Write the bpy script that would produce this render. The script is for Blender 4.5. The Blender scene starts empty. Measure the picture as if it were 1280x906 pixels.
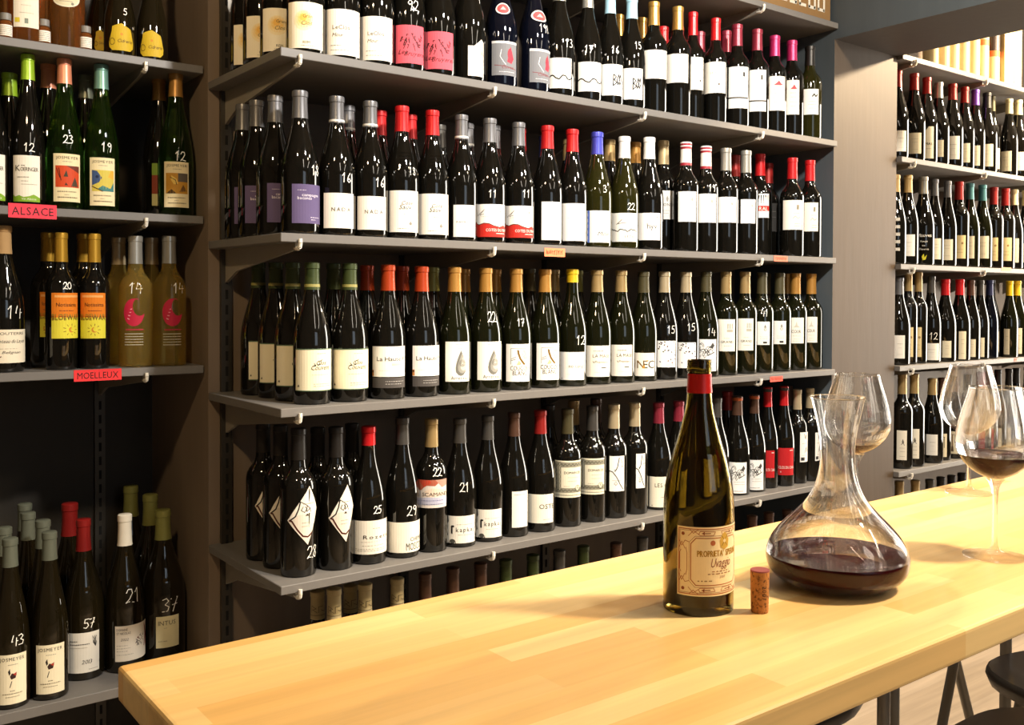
import bpy, bmesh, math, random
from mathutils import Vector, Matrix
from mathutils.geometry import tessellate_polygon
random.seed(7)
D = bpy.data
SC = bpy.context.scene
COL = SC.collection
PI = math.pi
CZ = 1.31                                  # eye height above the floor; all z below are relative to the eye, then lifted by CZ

# ------------------------------------------------------------------ camera
F, PSI, PIT, ROL, SX, SY = 1218.326, 0.66664, -0.01634, 0.00409, 39.776, -63.036
c_, s_ = math.cos(PSI), math.sin(PSI)
R0, F0, U0 = Vector((c_, -s_, 0)), Vector((s_, c_, 0)), Vector((0, 0, 1))
FW = F0 * math.cos(PIT) + U0 * math.sin(PIT)
UP2 = U0 * math.cos(PIT) - F0 * math.sin(PIT)
RT = R0 * math.cos(ROL) + UP2 * math.sin(ROL)
UP = UP2 * math.cos(ROL) - R0 * math.sin(ROL)
cam = D.cameras.new('camera'); co = D.objects.new('camera', cam); COL.objects.link(co)
m = Matrix.Identity(4)
for i in range(3):
    m[i][0], m[i][1], m[i][2] = RT[i], UP[i], -FW[i]
m[2][3] = CZ
co.matrix_world = m
cam.sensor_width = 36; cam.lens = F / 1280 * 36
cam.shift_x = -SX / 1280; cam.shift_y = SY / 1280
cam.clip_start = .02
SC.camera = co

def ray(x, y):
    return FW + RT * ((x - 640 - SX) / F) - UP * ((y - 453 - SY) / F)
def atY(x, y, Y):
    d = ray(x, y); return d * (Y / d.y)
def atZ(x, y, Z):
    d = ray(x, y); return d * (Z / d.z)
def proj(p):
    z = p.dot(FW)
    return 640 + SX + F * p.dot(RT) / z, 453 + SY - F * p.dot(UP) / z

# ------------------------------------------------------------------ materials
MATS = {}
def lin(h):
    h = h.lstrip('#'); v = [int(h[i:i + 2], 16) / 255 for i in (0, 2, 4)]
    return tuple(c / 12.92 if c <= .04045 else ((c + .055) / 1.055) ** 2.4 for c in v) + (1,)
def setin(b, **k):
    for n, v in k.items():
        n = n.replace('_', ' ')
        if n in b.inputs: b.inputs[n].default_value = v
def base(name):
    mt = D.materials.new(name); mt.use_nodes = True
    nt = mt.node_tree
    return mt, nt, nt.nodes['Principled BSDF']
def pm(hexc, rough=.5, metal=0., coat=0., spec=.5):
    k = (hexc, rough, metal, coat, spec)
    if k not in MATS:
        mt, nt, b = base('m_' + hexc)
        col = lin(hexc)
        tc = nt.nodes.new('ShaderNodeTexCoord')
        no = nt.nodes.new('ShaderNodeTexNoise'); no.inputs['Scale'].default_value = 40
        nt.links.new(tc.outputs['Object'], no.inputs['Vector'])
        mx = nt.nodes.new('ShaderNodeMix'); mx.data_type = 'RGBA'
        mx.inputs['A'].default_value = [c * .94 for c in col[:3]] + [1]
        mx.inputs['B'].default_value = [min(1, c * 1.05) for c in col[:3]] + [1]
        nt.links.new(no.outputs['Fac'], mx.inputs['Factor'])
        nt.links.new(mx.outputs['Result'], b.inputs['Base Color'])
        setin(b, Roughness=rough, Metallic=metal, Coat_Weight=coat, Coat_Roughness=.05, Specular_IOR_Level=spec)
        MATS[k] = mt
    return MATS[k]
def paper(h): return pm(h, .75, 0, 0, .25)
def ink(h, k=1.):
    v = [int(h.lstrip('#')[i:i + 2], 16) for i in (0, 2, 4)]
    if k < 1 and sum(v) < 3 * 195: h = '#%02x%02x%02x' % tuple(int(c * k) for c in v)
    return pm(h, .6, 0, 0, .3)
def darkglass(col):
    mt, nt, b = base('bottle_glass')
    setin(b, Base_Color=col, Roughness=.035, Specular_IOR_Level=.55, Coat_Weight=.25, Coat_Roughness=.02)
    return mt
def tglass(name, col, rough=.0, ior=1.45, tr=1.):
    mt, nt, b = base(name)
    setin(b, Base_Color=col, Roughness=rough, Transmission_Weight=tr, IOR=ior)
    return mt
def thin_glass(name, tint=(1, 1, 1, 1), edge=.55, fac=.06):
    """thin blown glass: mostly clear, mirror-like towards its edge"""
    mt = D.materials.new(name); mt.use_nodes = True
    nt = mt.node_tree; nt.nodes.clear()
    out = nt.nodes.new('ShaderNodeOutputMaterial')
    lw = nt.nodes.new('ShaderNodeLayerWeight'); lw.inputs['Blend'].default_value = .5
    ramp = nt.nodes.new('ShaderNodeValToRGB')
    e = ramp.color_ramp.elements
    e[0].position = 0; e[0].color = (fac, fac, fac, 1)
    e[1].position = 1; e[1].color = (edge, edge, edge, 1)
    n = e.new(.75); n.color = (fac * 2.2,) * 3 + (1,)
    tint_ramp = nt.nodes.new('ShaderNodeValToRGB')
    t = tint_ramp.color_ramp.elements
    t[0].position = .55; t[0].color = tint
    t[1].position = 1; t[1].color = (tint[0] * .45, tint[1] * .43, tint[2] * .4, 1)
    tr = nt.nodes.new('ShaderNodeBsdfTransparent'); gl = nt.nodes.new('ShaderNodeBsdfGlossy')
    gl.inputs['Roughness'].default_value = .02
    mx = nt.nodes.new('ShaderNodeMixShader')
    nt.links.new(lw.outputs['Facing'], ramp.inputs['Fac']); nt.links.new(lw.outputs['Facing'], tint_ramp.inputs['Fac'])
    nt.links.new(tint_ramp.outputs['Color'], tr.inputs['Color'])
    nt.links.new(ramp.outputs['Color'], mx.inputs['Fac'])
    nt.links.new(tr.outputs[0], mx.inputs[1]); nt.links.new(gl.outputs[0], mx.inputs[2])
    nt.links.new(mx.outputs[0], out.inputs['Surface'])
    return mt
GLASS = {
    'dk': darkglass((.0045, .004, .003, 1)),
    'br': darkglass((.009, .0065, .0025, 1)),
    'gr': darkglass((.0055, .006, .002, 1)),
    'ol': darkglass((.016, .015, .003, 1)),
    'bl': darkglass((.002, .0026, .0065, 1)),
    'green': tglass('green_glass', (.13, .30, .04, 1), .0, 1.42, .98),
    'clear': tglass('white_wine_glass', (1., .74, .2, 1), .0, 1.3, .93),
    'rose': tglass('rose_wine_glass', (.95, .42, .12, 1), .0, 1.32, .95),
    'amber': tglass('amber_glass', (.4, .13, .03, 1), .0, 1.4, .7),
}
def paint(name, hexc, bump=.12, scale=6, var=.25, rough=.55):
    mt, nt, b = base(name)
    tc = nt.nodes.new('ShaderNodeTexCoord')
    mp = nt.nodes.new('ShaderNodeMapping'); mp.inputs['Scale'].default_value = (6, 6, .7)
    n1 = nt.nodes.new('ShaderNodeTexNoise'); n1.inputs['Scale'].default_value = scale; n1.inputs['Detail'].default_value = 6
    n2 = nt.nodes.new('ShaderNodeTexNoise'); n2.inputs['Scale'].default_value = 3; n2.inputs['Detail'].default_value = 8
    rp = nt.nodes.new('ShaderNodeMix'); rp.data_type = 'RGBA'
    c = lin(hexc)
    rp.inputs['A'].default_value = [v * (1 - var) for v in c[:3]] + [1]
    rp.inputs['B'].default_value = [v * (1 + var) for v in c[:3]] + [1]
    ad = nt.nodes.new('ShaderNodeMath'); ad.operation = 'MULTIPLY_ADD'; ad.inputs[1].default_value = .5; 
    nt.links.new(tc.outputs['Object'], mp.inputs['Vector'])
    nt.links.new(mp.outputs['Vector'], n1.inputs['Vector']); nt.links.new(tc.outputs['Object'], n2.inputs['Vector'])
    hf = nt.nodes.new('ShaderNodeMath'); hf.operation = 'MULTIPLY'; hf.inputs[1].default_value = .5
    nt.links.new(n2.outputs['Fac'], hf.inputs[0])
    nt.links.new(n1.outputs['Fac'], ad.inputs[0]); nt.links.new(hf.outputs[0], ad.inputs[2])
    nt.links.new(ad.outputs[0], rp.inputs['Factor'])
    nt.links.new(rp.outputs['Result'], b.inputs['Base Color'])
    bp = nt.nodes.new('ShaderNodeBump'); bp.inputs['Strength'].default_value = bump; bp.inputs['Distance'].default_value = .01
    nt.links.new(ad.outputs[0], bp.inputs['Height']); nt.links.new(bp.outputs['Normal'], b.inputs['Normal'])
    setin(b, Roughness=rough, Specular_IOR_Level=.35)
    return mt
def planks(name, c1, c2, lx, ly, rough=.4, grain=.35, coat=0., grain_scale=(3, 60, 60), mortar=.0004, mcol=.6):
    """wooden staves running along x: brick pattern tints every stave, stretched noise gives the grain"""
    mt, nt, b = base(name)
    tc = nt.nodes.new('ShaderNodeTexCoord')
    br = nt.nodes.new('ShaderNodeTexBrick')
    br.offset = .37; br.offset_frequency = 2; br.squash = 1.0
    br.inputs['Scale'].default_value = 1; br.inputs['Mortar Size'].default_value = mortar
    br.inputs['Brick Width'].default_value = lx; br.inputs['Row Height'].default_value = ly
    br.inputs['Color1'].default_value = lin(c1); br.inputs['Color2'].default_value = lin(c2)
    br.inputs['Mortar'].default_value = [v * mcol for v in lin(c1)[:3]] + [1]
    br.inputs['Bias'].default_value = 0
    nt.links.new(tc.outputs['Object'], br.inputs['Vector'])
    mp = nt.nodes.new('ShaderNodeMapping'); mp.inputs['Scale'].default_value = grain_scale
    no = nt.nodes.new('ShaderNodeTexNoise'); no.inputs['Scale'].default_value = 1; no.inputs['Detail'].default_value = 5; no.inputs['Distortion'].default_value = .6
    nt.links.new(tc.outputs['Object'], mp.inputs['Vector']); nt.links.new(mp.outputs['Vector'], no.inputs['Vector'])
    rr = nt.nodes.new('ShaderNodeMapRange'); rr.inputs['From Min'].default_value = .3; rr.inputs['From Max'].default_value = .7
    rr.inputs['To Min'].default_value = 1 - grain; rr.inputs['To Max'].default_value = 1.05
    nt.links.new(no.outputs['Fac'], rr.inputs['Value'])
    mx = nt.nodes.new('ShaderNodeMix'); mx.data_type = 'RGBA'; mx.blend_type = 'MULTIPLY'; mx.inputs['Factor'].default_value = 1
    nt.links.new(br.outputs['Color'], mx.inputs['A']); nt.links.new(rr.outputs['Result'], mx.inputs['B'])
    nt.links.new(mx.outputs['Result'], b.inputs['Base Color'])
    setin(b, Roughness=rough, Coat_Weight=coat, Coat_Roughness=.2, Specular_IOR_Level=.4)
    return mt
def corkmat():
    mt, nt, b = base('cork')
    tc = nt.nodes.new('ShaderNodeTexCoord')
    no = nt.nodes.new('ShaderNodeTexNoise'); no.inputs['Scale'].default_value = 260; no.inputs['Detail'].default_value = 6
    nt.links.new(tc.outputs['Object'], no.inputs['Vector'])
    rp = nt.nodes.new('ShaderNodeValToRGB')
    rp.color_ramp.elements[0].position = .32; rp.color_ramp.elements[0].color = lin('#5a3312')
    rp.color_ramp.elements[1].position = .5; rp.color_ramp.elements[1].color = lin('#b5793c')
    nt.links.new(no.outputs['Fac'], rp.inputs['Fac']); nt.links.new(rp.outputs['Color'], b.inputs['Base Color'])
    bp = nt.nodes.new('ShaderNodeBump'); bp.inputs['Strength'].default_value = .4; bp.inputs['Distance'].default_value = .001
    nt.links.new(no.outputs['Fac'], bp.inputs['Height']); nt.links.new(bp.outputs['Normal'], b.inputs['Normal'])
    setin(b, Roughness=.85)
    return mt
def clear_solid(name):
    # clear glass that lets part of the light straight through, so that its shadow stays pale
    mt = D.materials.new(name); mt.use_nodes = True
    nt = mt.node_tree; nt.nodes.clear()
    out = nt.nodes.new('ShaderNodeOutputMaterial'); g = nt.nodes.new('ShaderNodeBsdfGlass'); g.inputs['IOR'].default_value = 1.45; g.inputs['Roughness'].default_value = 0
    t = nt.nodes.new('ShaderNodeBsdfTransparent'); mx = nt.nodes.new('ShaderNodeMixShader'); mx.inputs['Fac'].default_value = .42
    nt.links.new(t.outputs[0], mx.inputs[1]); nt.links.new(g.outputs[0], mx.inputs[2]); nt.links.new(mx.outputs[0], out.inputs['Surface'])
    return mt
def clear_shell(name):
    # blown glass wall: refracts towards its edges, light passes mostly straight where it is seen face on
    mt = D.materials.new(name); mt.use_nodes = True
    nt = mt.node_tree; nt.nodes.clear()
    out = nt.nodes.new('ShaderNodeOutputMaterial'); g = nt.nodes.new('ShaderNodeBsdfGlass'); g.inputs['IOR'].default_value = 1.45; g.inputs['Roughness'].default_value = 0
    t = nt.nodes.new('ShaderNodeBsdfTransparent'); mx = nt.nodes.new('ShaderNodeMixShader')
    lw = nt.nodes.new('ShaderNodeLayerWeight'); lw.inputs['Blend'].default_value = .5
    rr = nt.nodes.new('ShaderNodeMapRange'); rr.inputs['From Min'].default_value = .25; rr.inputs['From Max'].default_value = .8; rr.inputs['To Min'].default_value = .2; rr.inputs['To Max'].default_value = .95
    nt.links.new(lw.outputs['Facing'], rr.inputs['Value']); nt.links.new(rr.outputs['Result'], mx.inputs['Fac'])
    nt.links.new(t.outputs[0], mx.inputs[1]); nt.links.new(g.outputs[0], mx.inputs[2]); nt.links.new(mx.outputs[0], out.inputs['Surface'])
    return mt
M_WALL = paint('slate_paint', '#776859')
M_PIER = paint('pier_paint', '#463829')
M_COOL_SIDE = paint('cool_side_paint', '#50585e')
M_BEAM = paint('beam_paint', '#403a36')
M_BACKWALL = paint('dark_slate_paint', '#47423b')
M_NICHE_SHADE = paint('niche_shade_paint', '#2b261f')  # niche copy of the wall paint, its dimmer light put into the colour
M_SHELF = paint('shelf_paint', '#6e6b68', .04, 9, .12, .45)
M_CEIL = paint('ceiling_paint', '#8d8880', .05, 4, .1, .8)
M_TABLE = planks('beech_butcher_block', '#efd094', '#e0b470', .47, .043, .4, .12, .15, (2.2, 55, 55), .00005, .9)
M_FLOOR = planks('pale_floor_boards', '#c2b09a', '#a8967f', 1.3, .16, .5, .25, 0, (2, 30, 1), .0006, .7)
M_CORK = corkmat()
M_STEEL = pm('#84817b', .38, .35)
M_RAIL = pm('#4a4640', .4, .6)
M_BRACKET = pm('#8d877c', .45, .2)
M_HOOK = pm('#e9e4d8', .35, .1)
M_SEAT = pm('#2a221c', .38, 0, .1)
M_HAND = pm('#fbf8f0', .5)

# ------------------------------------------------------------------ mesh helpers
def lift(p): return (p[0], p[1], p[2] + CZ)
def link(name, me, parent=None):
    o = D.objects.new(name, me); COL.objects.link(o)
    if parent is not None: o.parent = parent
    return o
def empty(name, loc, label, cat, group=None, rz=0):
    o = D.objects.new(name, None); COL.objects.link(o)
    o.empty_display_size = .02
    o.location = lift(loc); o.rotation_euler = (0, 0, rz)
    tag(o, label, cat, group); return o
def tag(o, label, cat, group=None):
    o['label'] = label; o['category'] = cat
    if group: o['group'] = group
def mesh_from_bm(bm, name, mats, smooth=False):
    me = D.meshes.new(name); bm.to_mesh(me); bm.free()
    for mt in (mats if isinstance(mats, (list, tuple)) else [mats]): me.materials.append(mt)
    if smooth:
        for p in me.polygons: p.use_smooth = True
        me.set_sharp_from_angle(angle=math.radians(40))
    return me
def box_bm(x0, x1, y0, y1, z0, z1, bev=0., bm=None, seg=2):
    own = bm is None
    b2 = bmesh.new()
    bmesh.ops.create_cube(b2, size=1)
    for v in b2.verts:
        v.co = Vector(((x0 + x1) / 2 + v.co.x * (x1 - x0), (y0 + y1) / 2 + v.co.y * (y1 - y0), (z0 + z1) / 2 + v.co.z * (z1 - z0)))
    if bev: bmesh.ops.bevel(b2, geom=b2.edges[:], offset=bev, segments=seg, affect='EDGES', profile=.6)
    if own: return b2
    me = D.meshes.new('t'); b2.to_mesh(me); b2.free(); bm.from_mesh(me); D.meshes.remove(me)
    return bm
def structure(name, x0, x1, y0, y1, z0, z1, mat, bev=0.):
    o = link(name, mesh_from_bm(box_bm(x0, x1, y0, y1, z0 + CZ, z1 + CZ, bev), name, mat))
    o['kind'] = 'structure'; return o
def lathe_bm(prof, n=32, close=False):
    """prof: list of (r, z), revolved about z"""
    bm = bmesh.new(); rings = []
    for r, z in prof:
        if r < 1e-6: rings.append([bm.verts.new((0, 0, z))])
        else: rings.append([bm.verts.new((r * math.cos(2 * PI * i / n), r * math.sin(2 * PI * i / n), z)) for i in range(n)])
    prs = list(zip(rings, rings[1:]))
    if close: prs.append((rings[-1], rings[0]))
    for a, b in prs:
        for i in range(n):
            j = (i + 1) % n
            if len(a) == 1 and len(b) == 1: continue
            if len(a) == 1: bm.faces.new((a[0], b[j], b[i]))
            elif len(b) == 1: bm.faces.new((a[i], a[j], b[0]))
            else: bm.faces.new((a[i], a[j], b[j], b[i]))
    bmesh.ops.recalc_face_normals(bm, faces=bm.faces[:])
    return bm
def tube_bm(p0, p1, r0, r1=None, n=14, bm=None):
    p0, p1 = Vector(p0), Vector(p1); r1 = r0 if r1 is None else r1
    bm = bm or bmesh.new()
    d = (p1 - p0).normalized(); a = d.orthogonal().normalized(); b = d.cross(a)
    A = [bm.verts.new(p0 + (a * math.cos(2 * PI * i / n) + b * math.sin(2 * PI * i / n)) * r0) for i in range(n)]
    B = [bm.verts.new(p1 + (a * math.cos(2 * PI * i / n) + b * math.sin(2 * PI * i / n)) * r1) for i in range(n)]
    for i in range(n): bm.faces.new((A[i], A[(i + 1) % n], B[(i + 1) % n], B[i]))
    bm.faces.new(A[::-1]); bm.faces.new(B)
    return bm
def smooth_profile(pts, k=4):
    """Catmull-Rom through (r,z) points"""
    out = []
    for i in range(len(pts) - 1):
        p0, p1, p2, p3 = pts[max(i - 1, 0)], pts[i], pts[i + 1], pts[min(i + 2, len(pts) - 1)]
        for j in range(k):
            t = j / k
            out.append(tuple(.5 * (2 * p1[d] + (p2[d] - p0[d]) * t + (2 * p0[d] - 5 * p1[d] + 4 * p2[d] - p3[d]) * t * t + (3 * p1[d] - p0[d] - 3 * p2[d] + p3[d]) * t ** 3) for d in (0, 1)))
    out.append(pts[-1]); return out

# ------------------------------------------------------------------ lettering (built-in font, one mesh per glyph)
GLYPH = {}
def make_glyphs(chars):
    objs = []
    for ch in chars:
        cu = D.curves.new('g', 'FONT'); cu.body = ch; cu.size = 1; cu.resolution_u = 2
        o = D.objects.new('g', cu); COL.objects.link(o); objs.append((ch, o, cu))
    bpy.context.view_layer.update()
    dg = bpy.context.evaluated_depsgraph_get()
    for ch, o, cu in objs:
        me = o.evaluated_get(dg).to_mesh()
        vs = [(v.co.x, v.co.y) for v in me.vertices]; fs = [tuple(p.vertices) for p in me.polygons]
        x0 = min((v[0] for v in vs), default=0); x1 = max((v[0] for v in vs), default=.25)
        GLYPH[ch] = ([(x - x0, y) for x, y in vs], fs, x1 - x0)
        o.evaluated_get(dg).to_mesh_clear()
    for ch, o, cu in objs:
        D.objects.remove(o); D.curves.remove(cu)
make_glyphs("ABCDEFGHIJKLMNOPQRSTUVWXYZabcdefghijklmnopqrstuvwxyz0123456789'[].-ÔôèéÉ")
CAPH = .70
def text_polys(s, h, gap=.09, shear=0., bold=0., sx=1.):
    """polygons of a string, cap height h, from x = 0; returns (polys, width)"""
    out, x = [], 0.
    k = h / CAPH
    for ch in s:
        if ch == ' ': x += .28; continue
        vs, fs, w = GLYPH[ch]
        for f in fs: out.append([((x + vs[i][0] + shear * vs[i][1]) * k * sx, vs[i][1] * k) for i in f])
        x += w + gap
    return out, max(0, x - gap) * k * sx
# handwritten digits as pen strokes in a unit box (x 0..0.6, y 0..1)
PEN = {
    '0': [[(.3, 1), (.08, .75), (.04, .35), (.22, .02), (.46, .1), (.56, .5), (.48, .88), (.3, 1)]],
    '1': [[(.1, .72), (.32, 1), (.28, .5), (.26, 0)]],
    '2': [[(.05, .72), (.2, .98), (.45, .95), (.5, .68), (.28, .3), (.02, .02), (.2, .1), (.6, .02)]],
    '3': [[(.08, .9), (.35, 1), (.5, .8), (.25, .55), (.52, .38), (.42, .08), (.05, .06)]],
    '4': [[(.22, 1), (.06, .42), (.6, .46)], [(.48, .75), (.42, 0)]],
    '5': [[(.58, 1), (.2, .98), (.12, .58), (.42, .6), (.52, .28), (.3, .02), (.04, .1)]],
    '6': [[(.45, 1), (.15, .55), (.08, .2), (.3, 0), (.5, .2), (.35, .42), (.12, .28)]],
    '7': [[(.04, .92), (.58, 1), (.36, .5), (.2, 0)], [(.16, .48), (.52, .54)]],
    '8': [[(.48, .88), (.25, 1), (.1, .78), (.45, .3), (.3, 0), (.06, .18), (.45, .72), (.48, .88)]],
    '9': [[(.5, .85), (.28, 1), (.1, .76), (.28, .55), (.5, .8), (.46, .4), (.36, 0)]],
}
def clip(poly, ax, lim, keep_less):
    out = []
    for i in range(len(poly)):
        a, b = poly[i], poly[(i + 1) % len(poly)]
        ia = (a[ax] <= lim) == keep_less or a[ax] == lim; ib = (b[ax] <= lim) == keep_less or b[ax] == lim
        if ia: out.append(a)
        if ia != ib:
            t = (lim - a[ax]) / (b[ax] - a[ax])
            out.append((a[0] + (b[0] - a[0]) * t, a[1] + (b[1] - a[1]) * t))
    return out
class Canvas:
    """flat graphics in metres (u along the surface, v up), wrapped on a surface by fn(u, v, layer)"""
    def __init__(s, W, H, fn, step=.006):
        s.W, s.H, s.fn, s.step = W, H, fn, step
        s.v, s.f, s.mi, s.mats, s.layer = [], [], [], [], 1
        s.pw = 1.; s.ik = 1.                # pen width and ink strength of this print
        s.fm = lambda f: f                 # visible fraction -> fraction of the arc
    def add(s, poly, mat, layer=None, free=False):
        layer = s.layer if layer is None else layer
        if not free:
            for ax, lim, less in ((0, s.W, True), (0, 0, False), (1, s.H, True), (1, 0, False)):
                poly = clip(poly, ax, lim, less)
                if len(poly) < 3: return
        if mat not in s.mats: s.mats.append(mat)
        tris = [poly]
        if len(poly) > 4:
            tris = [[poly[i] for i in t] for t in tessellate_polygon([[Vector((x, y, 0)) for x, y in poly]])]
        for t in tris:
            lo = min(p[0] for p in t); hi = max(p[0] for p in t)
            parts, n = [t], int((hi - lo) / s.step)
            if n >= 1:
                parts = []; rest = t
                for k in range(1, n + 1):
                    x = lo + (hi - lo) * k / (n + 1)
                    a = clip(rest, 0, x, True); rest = clip(rest, 0, x, False)
                    if len(a) >= 3: parts.append(a)
                    if len(rest) < 3: break
                if len(rest) >= 3: parts.append(rest)
            for q in parts:
                i0 = len(s.v)
                for x, y in q: s.v.append(s.fn(x, y, layer))
                s.f.append(tuple(range(i0, i0 + len(q)))); s.mi.append(s.mats.index(mat))
    # everything below takes fractions of the label
    def R(s, a, b, c, d, col, layer=None):
        W, H = s.W, s.H
        s.add([(a * W, b * H), (c * W, b * H), (c * W, d * H), (a * W, d * H)], ink(col), layer)
    def P(s, pts, col, layer=None):
        s.add([(x * s.W, y * s.H) for x, y in pts], ink(col), layer)
    def L(s, pts, w, col, layer=None, mat=None, free=False, metres=False):
        q = [Vector(p) if metres else Vector((p[0] * s.W, p[1] * s.H)) for p in pts]
        for a, b in zip(q, q[1:]):
            d = b - a
            if d.length < 1e-7: continue
            n = Vector((-d.y, d.x)).normalized() * (w / 2 * s.pw); e = d.normalized() * (w * .3)
            s.add([tuple(a - e - n), tuple(b + e - n), tuple(b + e + n), tuple(a - e + n)], mat or ink(col, s.ik), layer, free)
    def C(s, x, y, r, col, layer=None, n=14, ry=None):
        ry = r if ry is None else ry
        s.add([(x * s.W + r * math.cos(2 * PI * i / n), y * s.H + ry * math.sin(2 * PI * i / n)) for i in range(n)], ink(col), layer)
    def T(s, txt, a, b, h, col, fit=None, shear=0., gap=.09, layer=None, ctr=False, bold=0.):
        ps, w = text_polys(txt, h * s.H, gap, shear)
        if fit is not None:
            a, fit = s.fm(a), s.fm(a + fit) - s.fm(a)
        elif not ctr: a = s.fm(a)
        kx = 1. if fit is None else fit * s.W / w
        off = a * s.W - (w * kx / 2 if ctr else 0)
        for dx in ((0, bold, -bold) if bold else (0,)):
            for p in ps: s.add([(off + dx + x * kx, b * s.H + y) for x, y in p], ink(col, s.ik), 2 if layer is None else layer)
    def M(s, a, c, b, col='#8a8578', h=.012, seed=0):
        """a row of small print, too small to read"""
        rnd = random.Random(seed + int(a * 1000 + b * 7777)); a, c = s.fm(a), s.fm(c); x = a
        while x < c:
            w = rnd.uniform(.02, .06)
            s.R(x, b, min(x + w, c), b + h, col, 2); x += w + .018
    def build(s, name, parent):
        if not s.f: return None
        me = D.meshes.new(name); me.from_pydata(s.v, [], s.f); me.update()
        for mt in s.mats: me.materials.append(mt)
        me.polygons.foreach_set('material_index', s.mi)
        return link(name, me, parent)
# ------------------------------------------------------------------ the setting
XL, XR, XQ = .7889, 2.632, 2.9846           # left end of the long shelves, the two sides of the pier
YF, YB, YP = 1.85, 2.266, 1.8646            # shelf front, back wall, pier front
YN, YNB = 2.286, 2.70                       # niche shelf front, niche back
YR = 1.845
TOP = 1.27
structure('floor', -1.4, 5.4, -2.6, 2.9, -CZ - .1, -CZ, M_FLOOR)
structure('ceiling', -1.4, 5.4, -2.6, 2.9, TOP, TOP + .1, M_CEIL)
structure('wall_back', XL, 5.4, YB, 2.9, -CZ, TOP, M_WALL)
structure('wall_niche', -1.4, XL, YNB, 2.9, -CZ, TOP, M_NICHE_SHADE)
structure('wall_left', -1.5, -1.4, -2.6, 2.9, -CZ, TOP, M_WALL)
structure('wall_right', 5.4, 5.5, -2.6, 2.9, -CZ, TOP, M_CEIL)
structure('wall_front', -1.4, 5.4, -2.7, -2.6, -CZ, TOP, M_CEIL)
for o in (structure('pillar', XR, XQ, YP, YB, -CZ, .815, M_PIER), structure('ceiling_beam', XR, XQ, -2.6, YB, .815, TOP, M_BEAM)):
    o.data.materials.append(M_COOL_SIDE)                      # blue side towards the long shelves: cool and warm light put into face colours
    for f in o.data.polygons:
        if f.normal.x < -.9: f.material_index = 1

# ------------------------------------------------------------------ shelves, rails, tags
def shelf(label, group, x0, x1, yf, yb, z, th, bx, drop=.052, bd=None):
    """board on sloping steel brackets whose noses hook over the front edge"""
    e = empty('wall_shelf', ((x0 + x1) / 2, yf, z - th), label, 'shelf', group)
    ox, oy, oz = (x0 + x1) / 2, yf, z - th
    link('board', mesh_from_bm(box_bm(x0 - ox, x1 - ox, 0, yb - yf, 0, th, .0012, None, 1), 'board', M_SHELF), e)
    for X in bx:
        bm = bmesh.new(); d = yb - yf - .012; t = .0035
        pr = [(.012, 0), (.012, -.014), (d * .83, -drop), (d, -drop * 1.5), (d, 0)]
        for sx in (-t, t): pass
        A = [bm.verts.new((X - ox - t, y, z_)) for y, z_ in pr]; B = [bm.verts.new((X - ox + t, y, z_)) for y, z_ in pr]
        bm.faces.new(A); bm.faces.new(B[::-1])
        for i in range(len(pr)):
            j = (i + 1) % len(pr); bm.faces.new((A[i], B[i], B[j], A[j]))
        bmesh.ops.recalc_face_normals(bm, faces=bm.faces[:])
        br = link('bracket', mesh_from_bm(bm, 'bracket', M_BRACKET), e)
        # nose: a small curved white tip turned up at the front edge
        bm = bmesh.new(); pts = [(.02, -.011), (.006, -.0125), (-.003, -.009), (-.0055, -.001), (-.005, .007)]
        for (a, b), (c, d2) in zip(pts, pts[1:]):
            tube_bm((X - ox, a, b), (X - ox, c, d2), .0042, None, 8, bm)
        n = link('bracket_nose', mesh_from_bm(bm, 'bracket_nose', M_HOOK, True), br)
    return e
MX = (.828, 1.306, 1.786, 2.262)
SHG = 'long shelves on the dark wall'
shelf('topmost long grey shelf carrying the brown carton, just under the beam', SHG, XL, XR - .002, YF, YB - .001, .862, .018, MX)
shelf('long grey shelf of pink, navy and white labelled bottles, below the carton shelf', SHG, XL, XR - .002, YF, YB - .001, .493, .018, MX)
shelf('long grey shelf with two orange paper tags, carrying violet and red labelled bottles', SHG, XL, XR - .002, YF, YB - .001, .1243, .018, MX)
shelf('long grey shelf of cream and white labelled bottles with one red tag', SHG, XL, XR - .002, YF, YB - .001, -.2275, .018, MX)
shelf('long grey shelf carrying the diamond labelled bottles, second lowest', SHG, XL, XR - .002, YF, YB - .001, -.5842, .018, MX)
shelf('lowest long grey shelf, mostly hidden behind the wooden table', SHG, XL, XR - .002, YF, YB - .001, -.945, .018, MX)
NX = (.18, .655)
NG = 'shelves of the dark niche'
Z_N = {'N1': .533, 'N2': .1835, 'N3': -.1655, 'N4': -.8785}
shelf('niche shelf holding rose bottles, vials and yellow shield labels', NG, -1.39, XL - .004, YN, YNB - .001, Z_N['N1'], .018, NX)
shelf('niche shelf with the pink paper tag, holding green flute bottles', NG, -1.39, XL - .004, YN, YNB - .001, Z_N['N2'], .018, NX)
shelf('niche shelf with the red paper tag, holding orange labels and pale wine', NG, -1.39, XL - .004, YN, YNB - .001, Z_N['N3'], .018, NX)
shelf('lowest niche shelf holding large bottles beside the table corner', NG, -1.39, XL - .004, YN, YNB - .001, Z_N['N4'], .022, NX)
RX = (3.06, 3.54, 4.02, 4.5)
RG = 'shelves right of the pier'
Z_R = {'R1': .822, 'R2': .4764, 'R3': .1136, 'R4': -.2322, 'R5': -.5925, 'R6': -.95}
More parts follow.
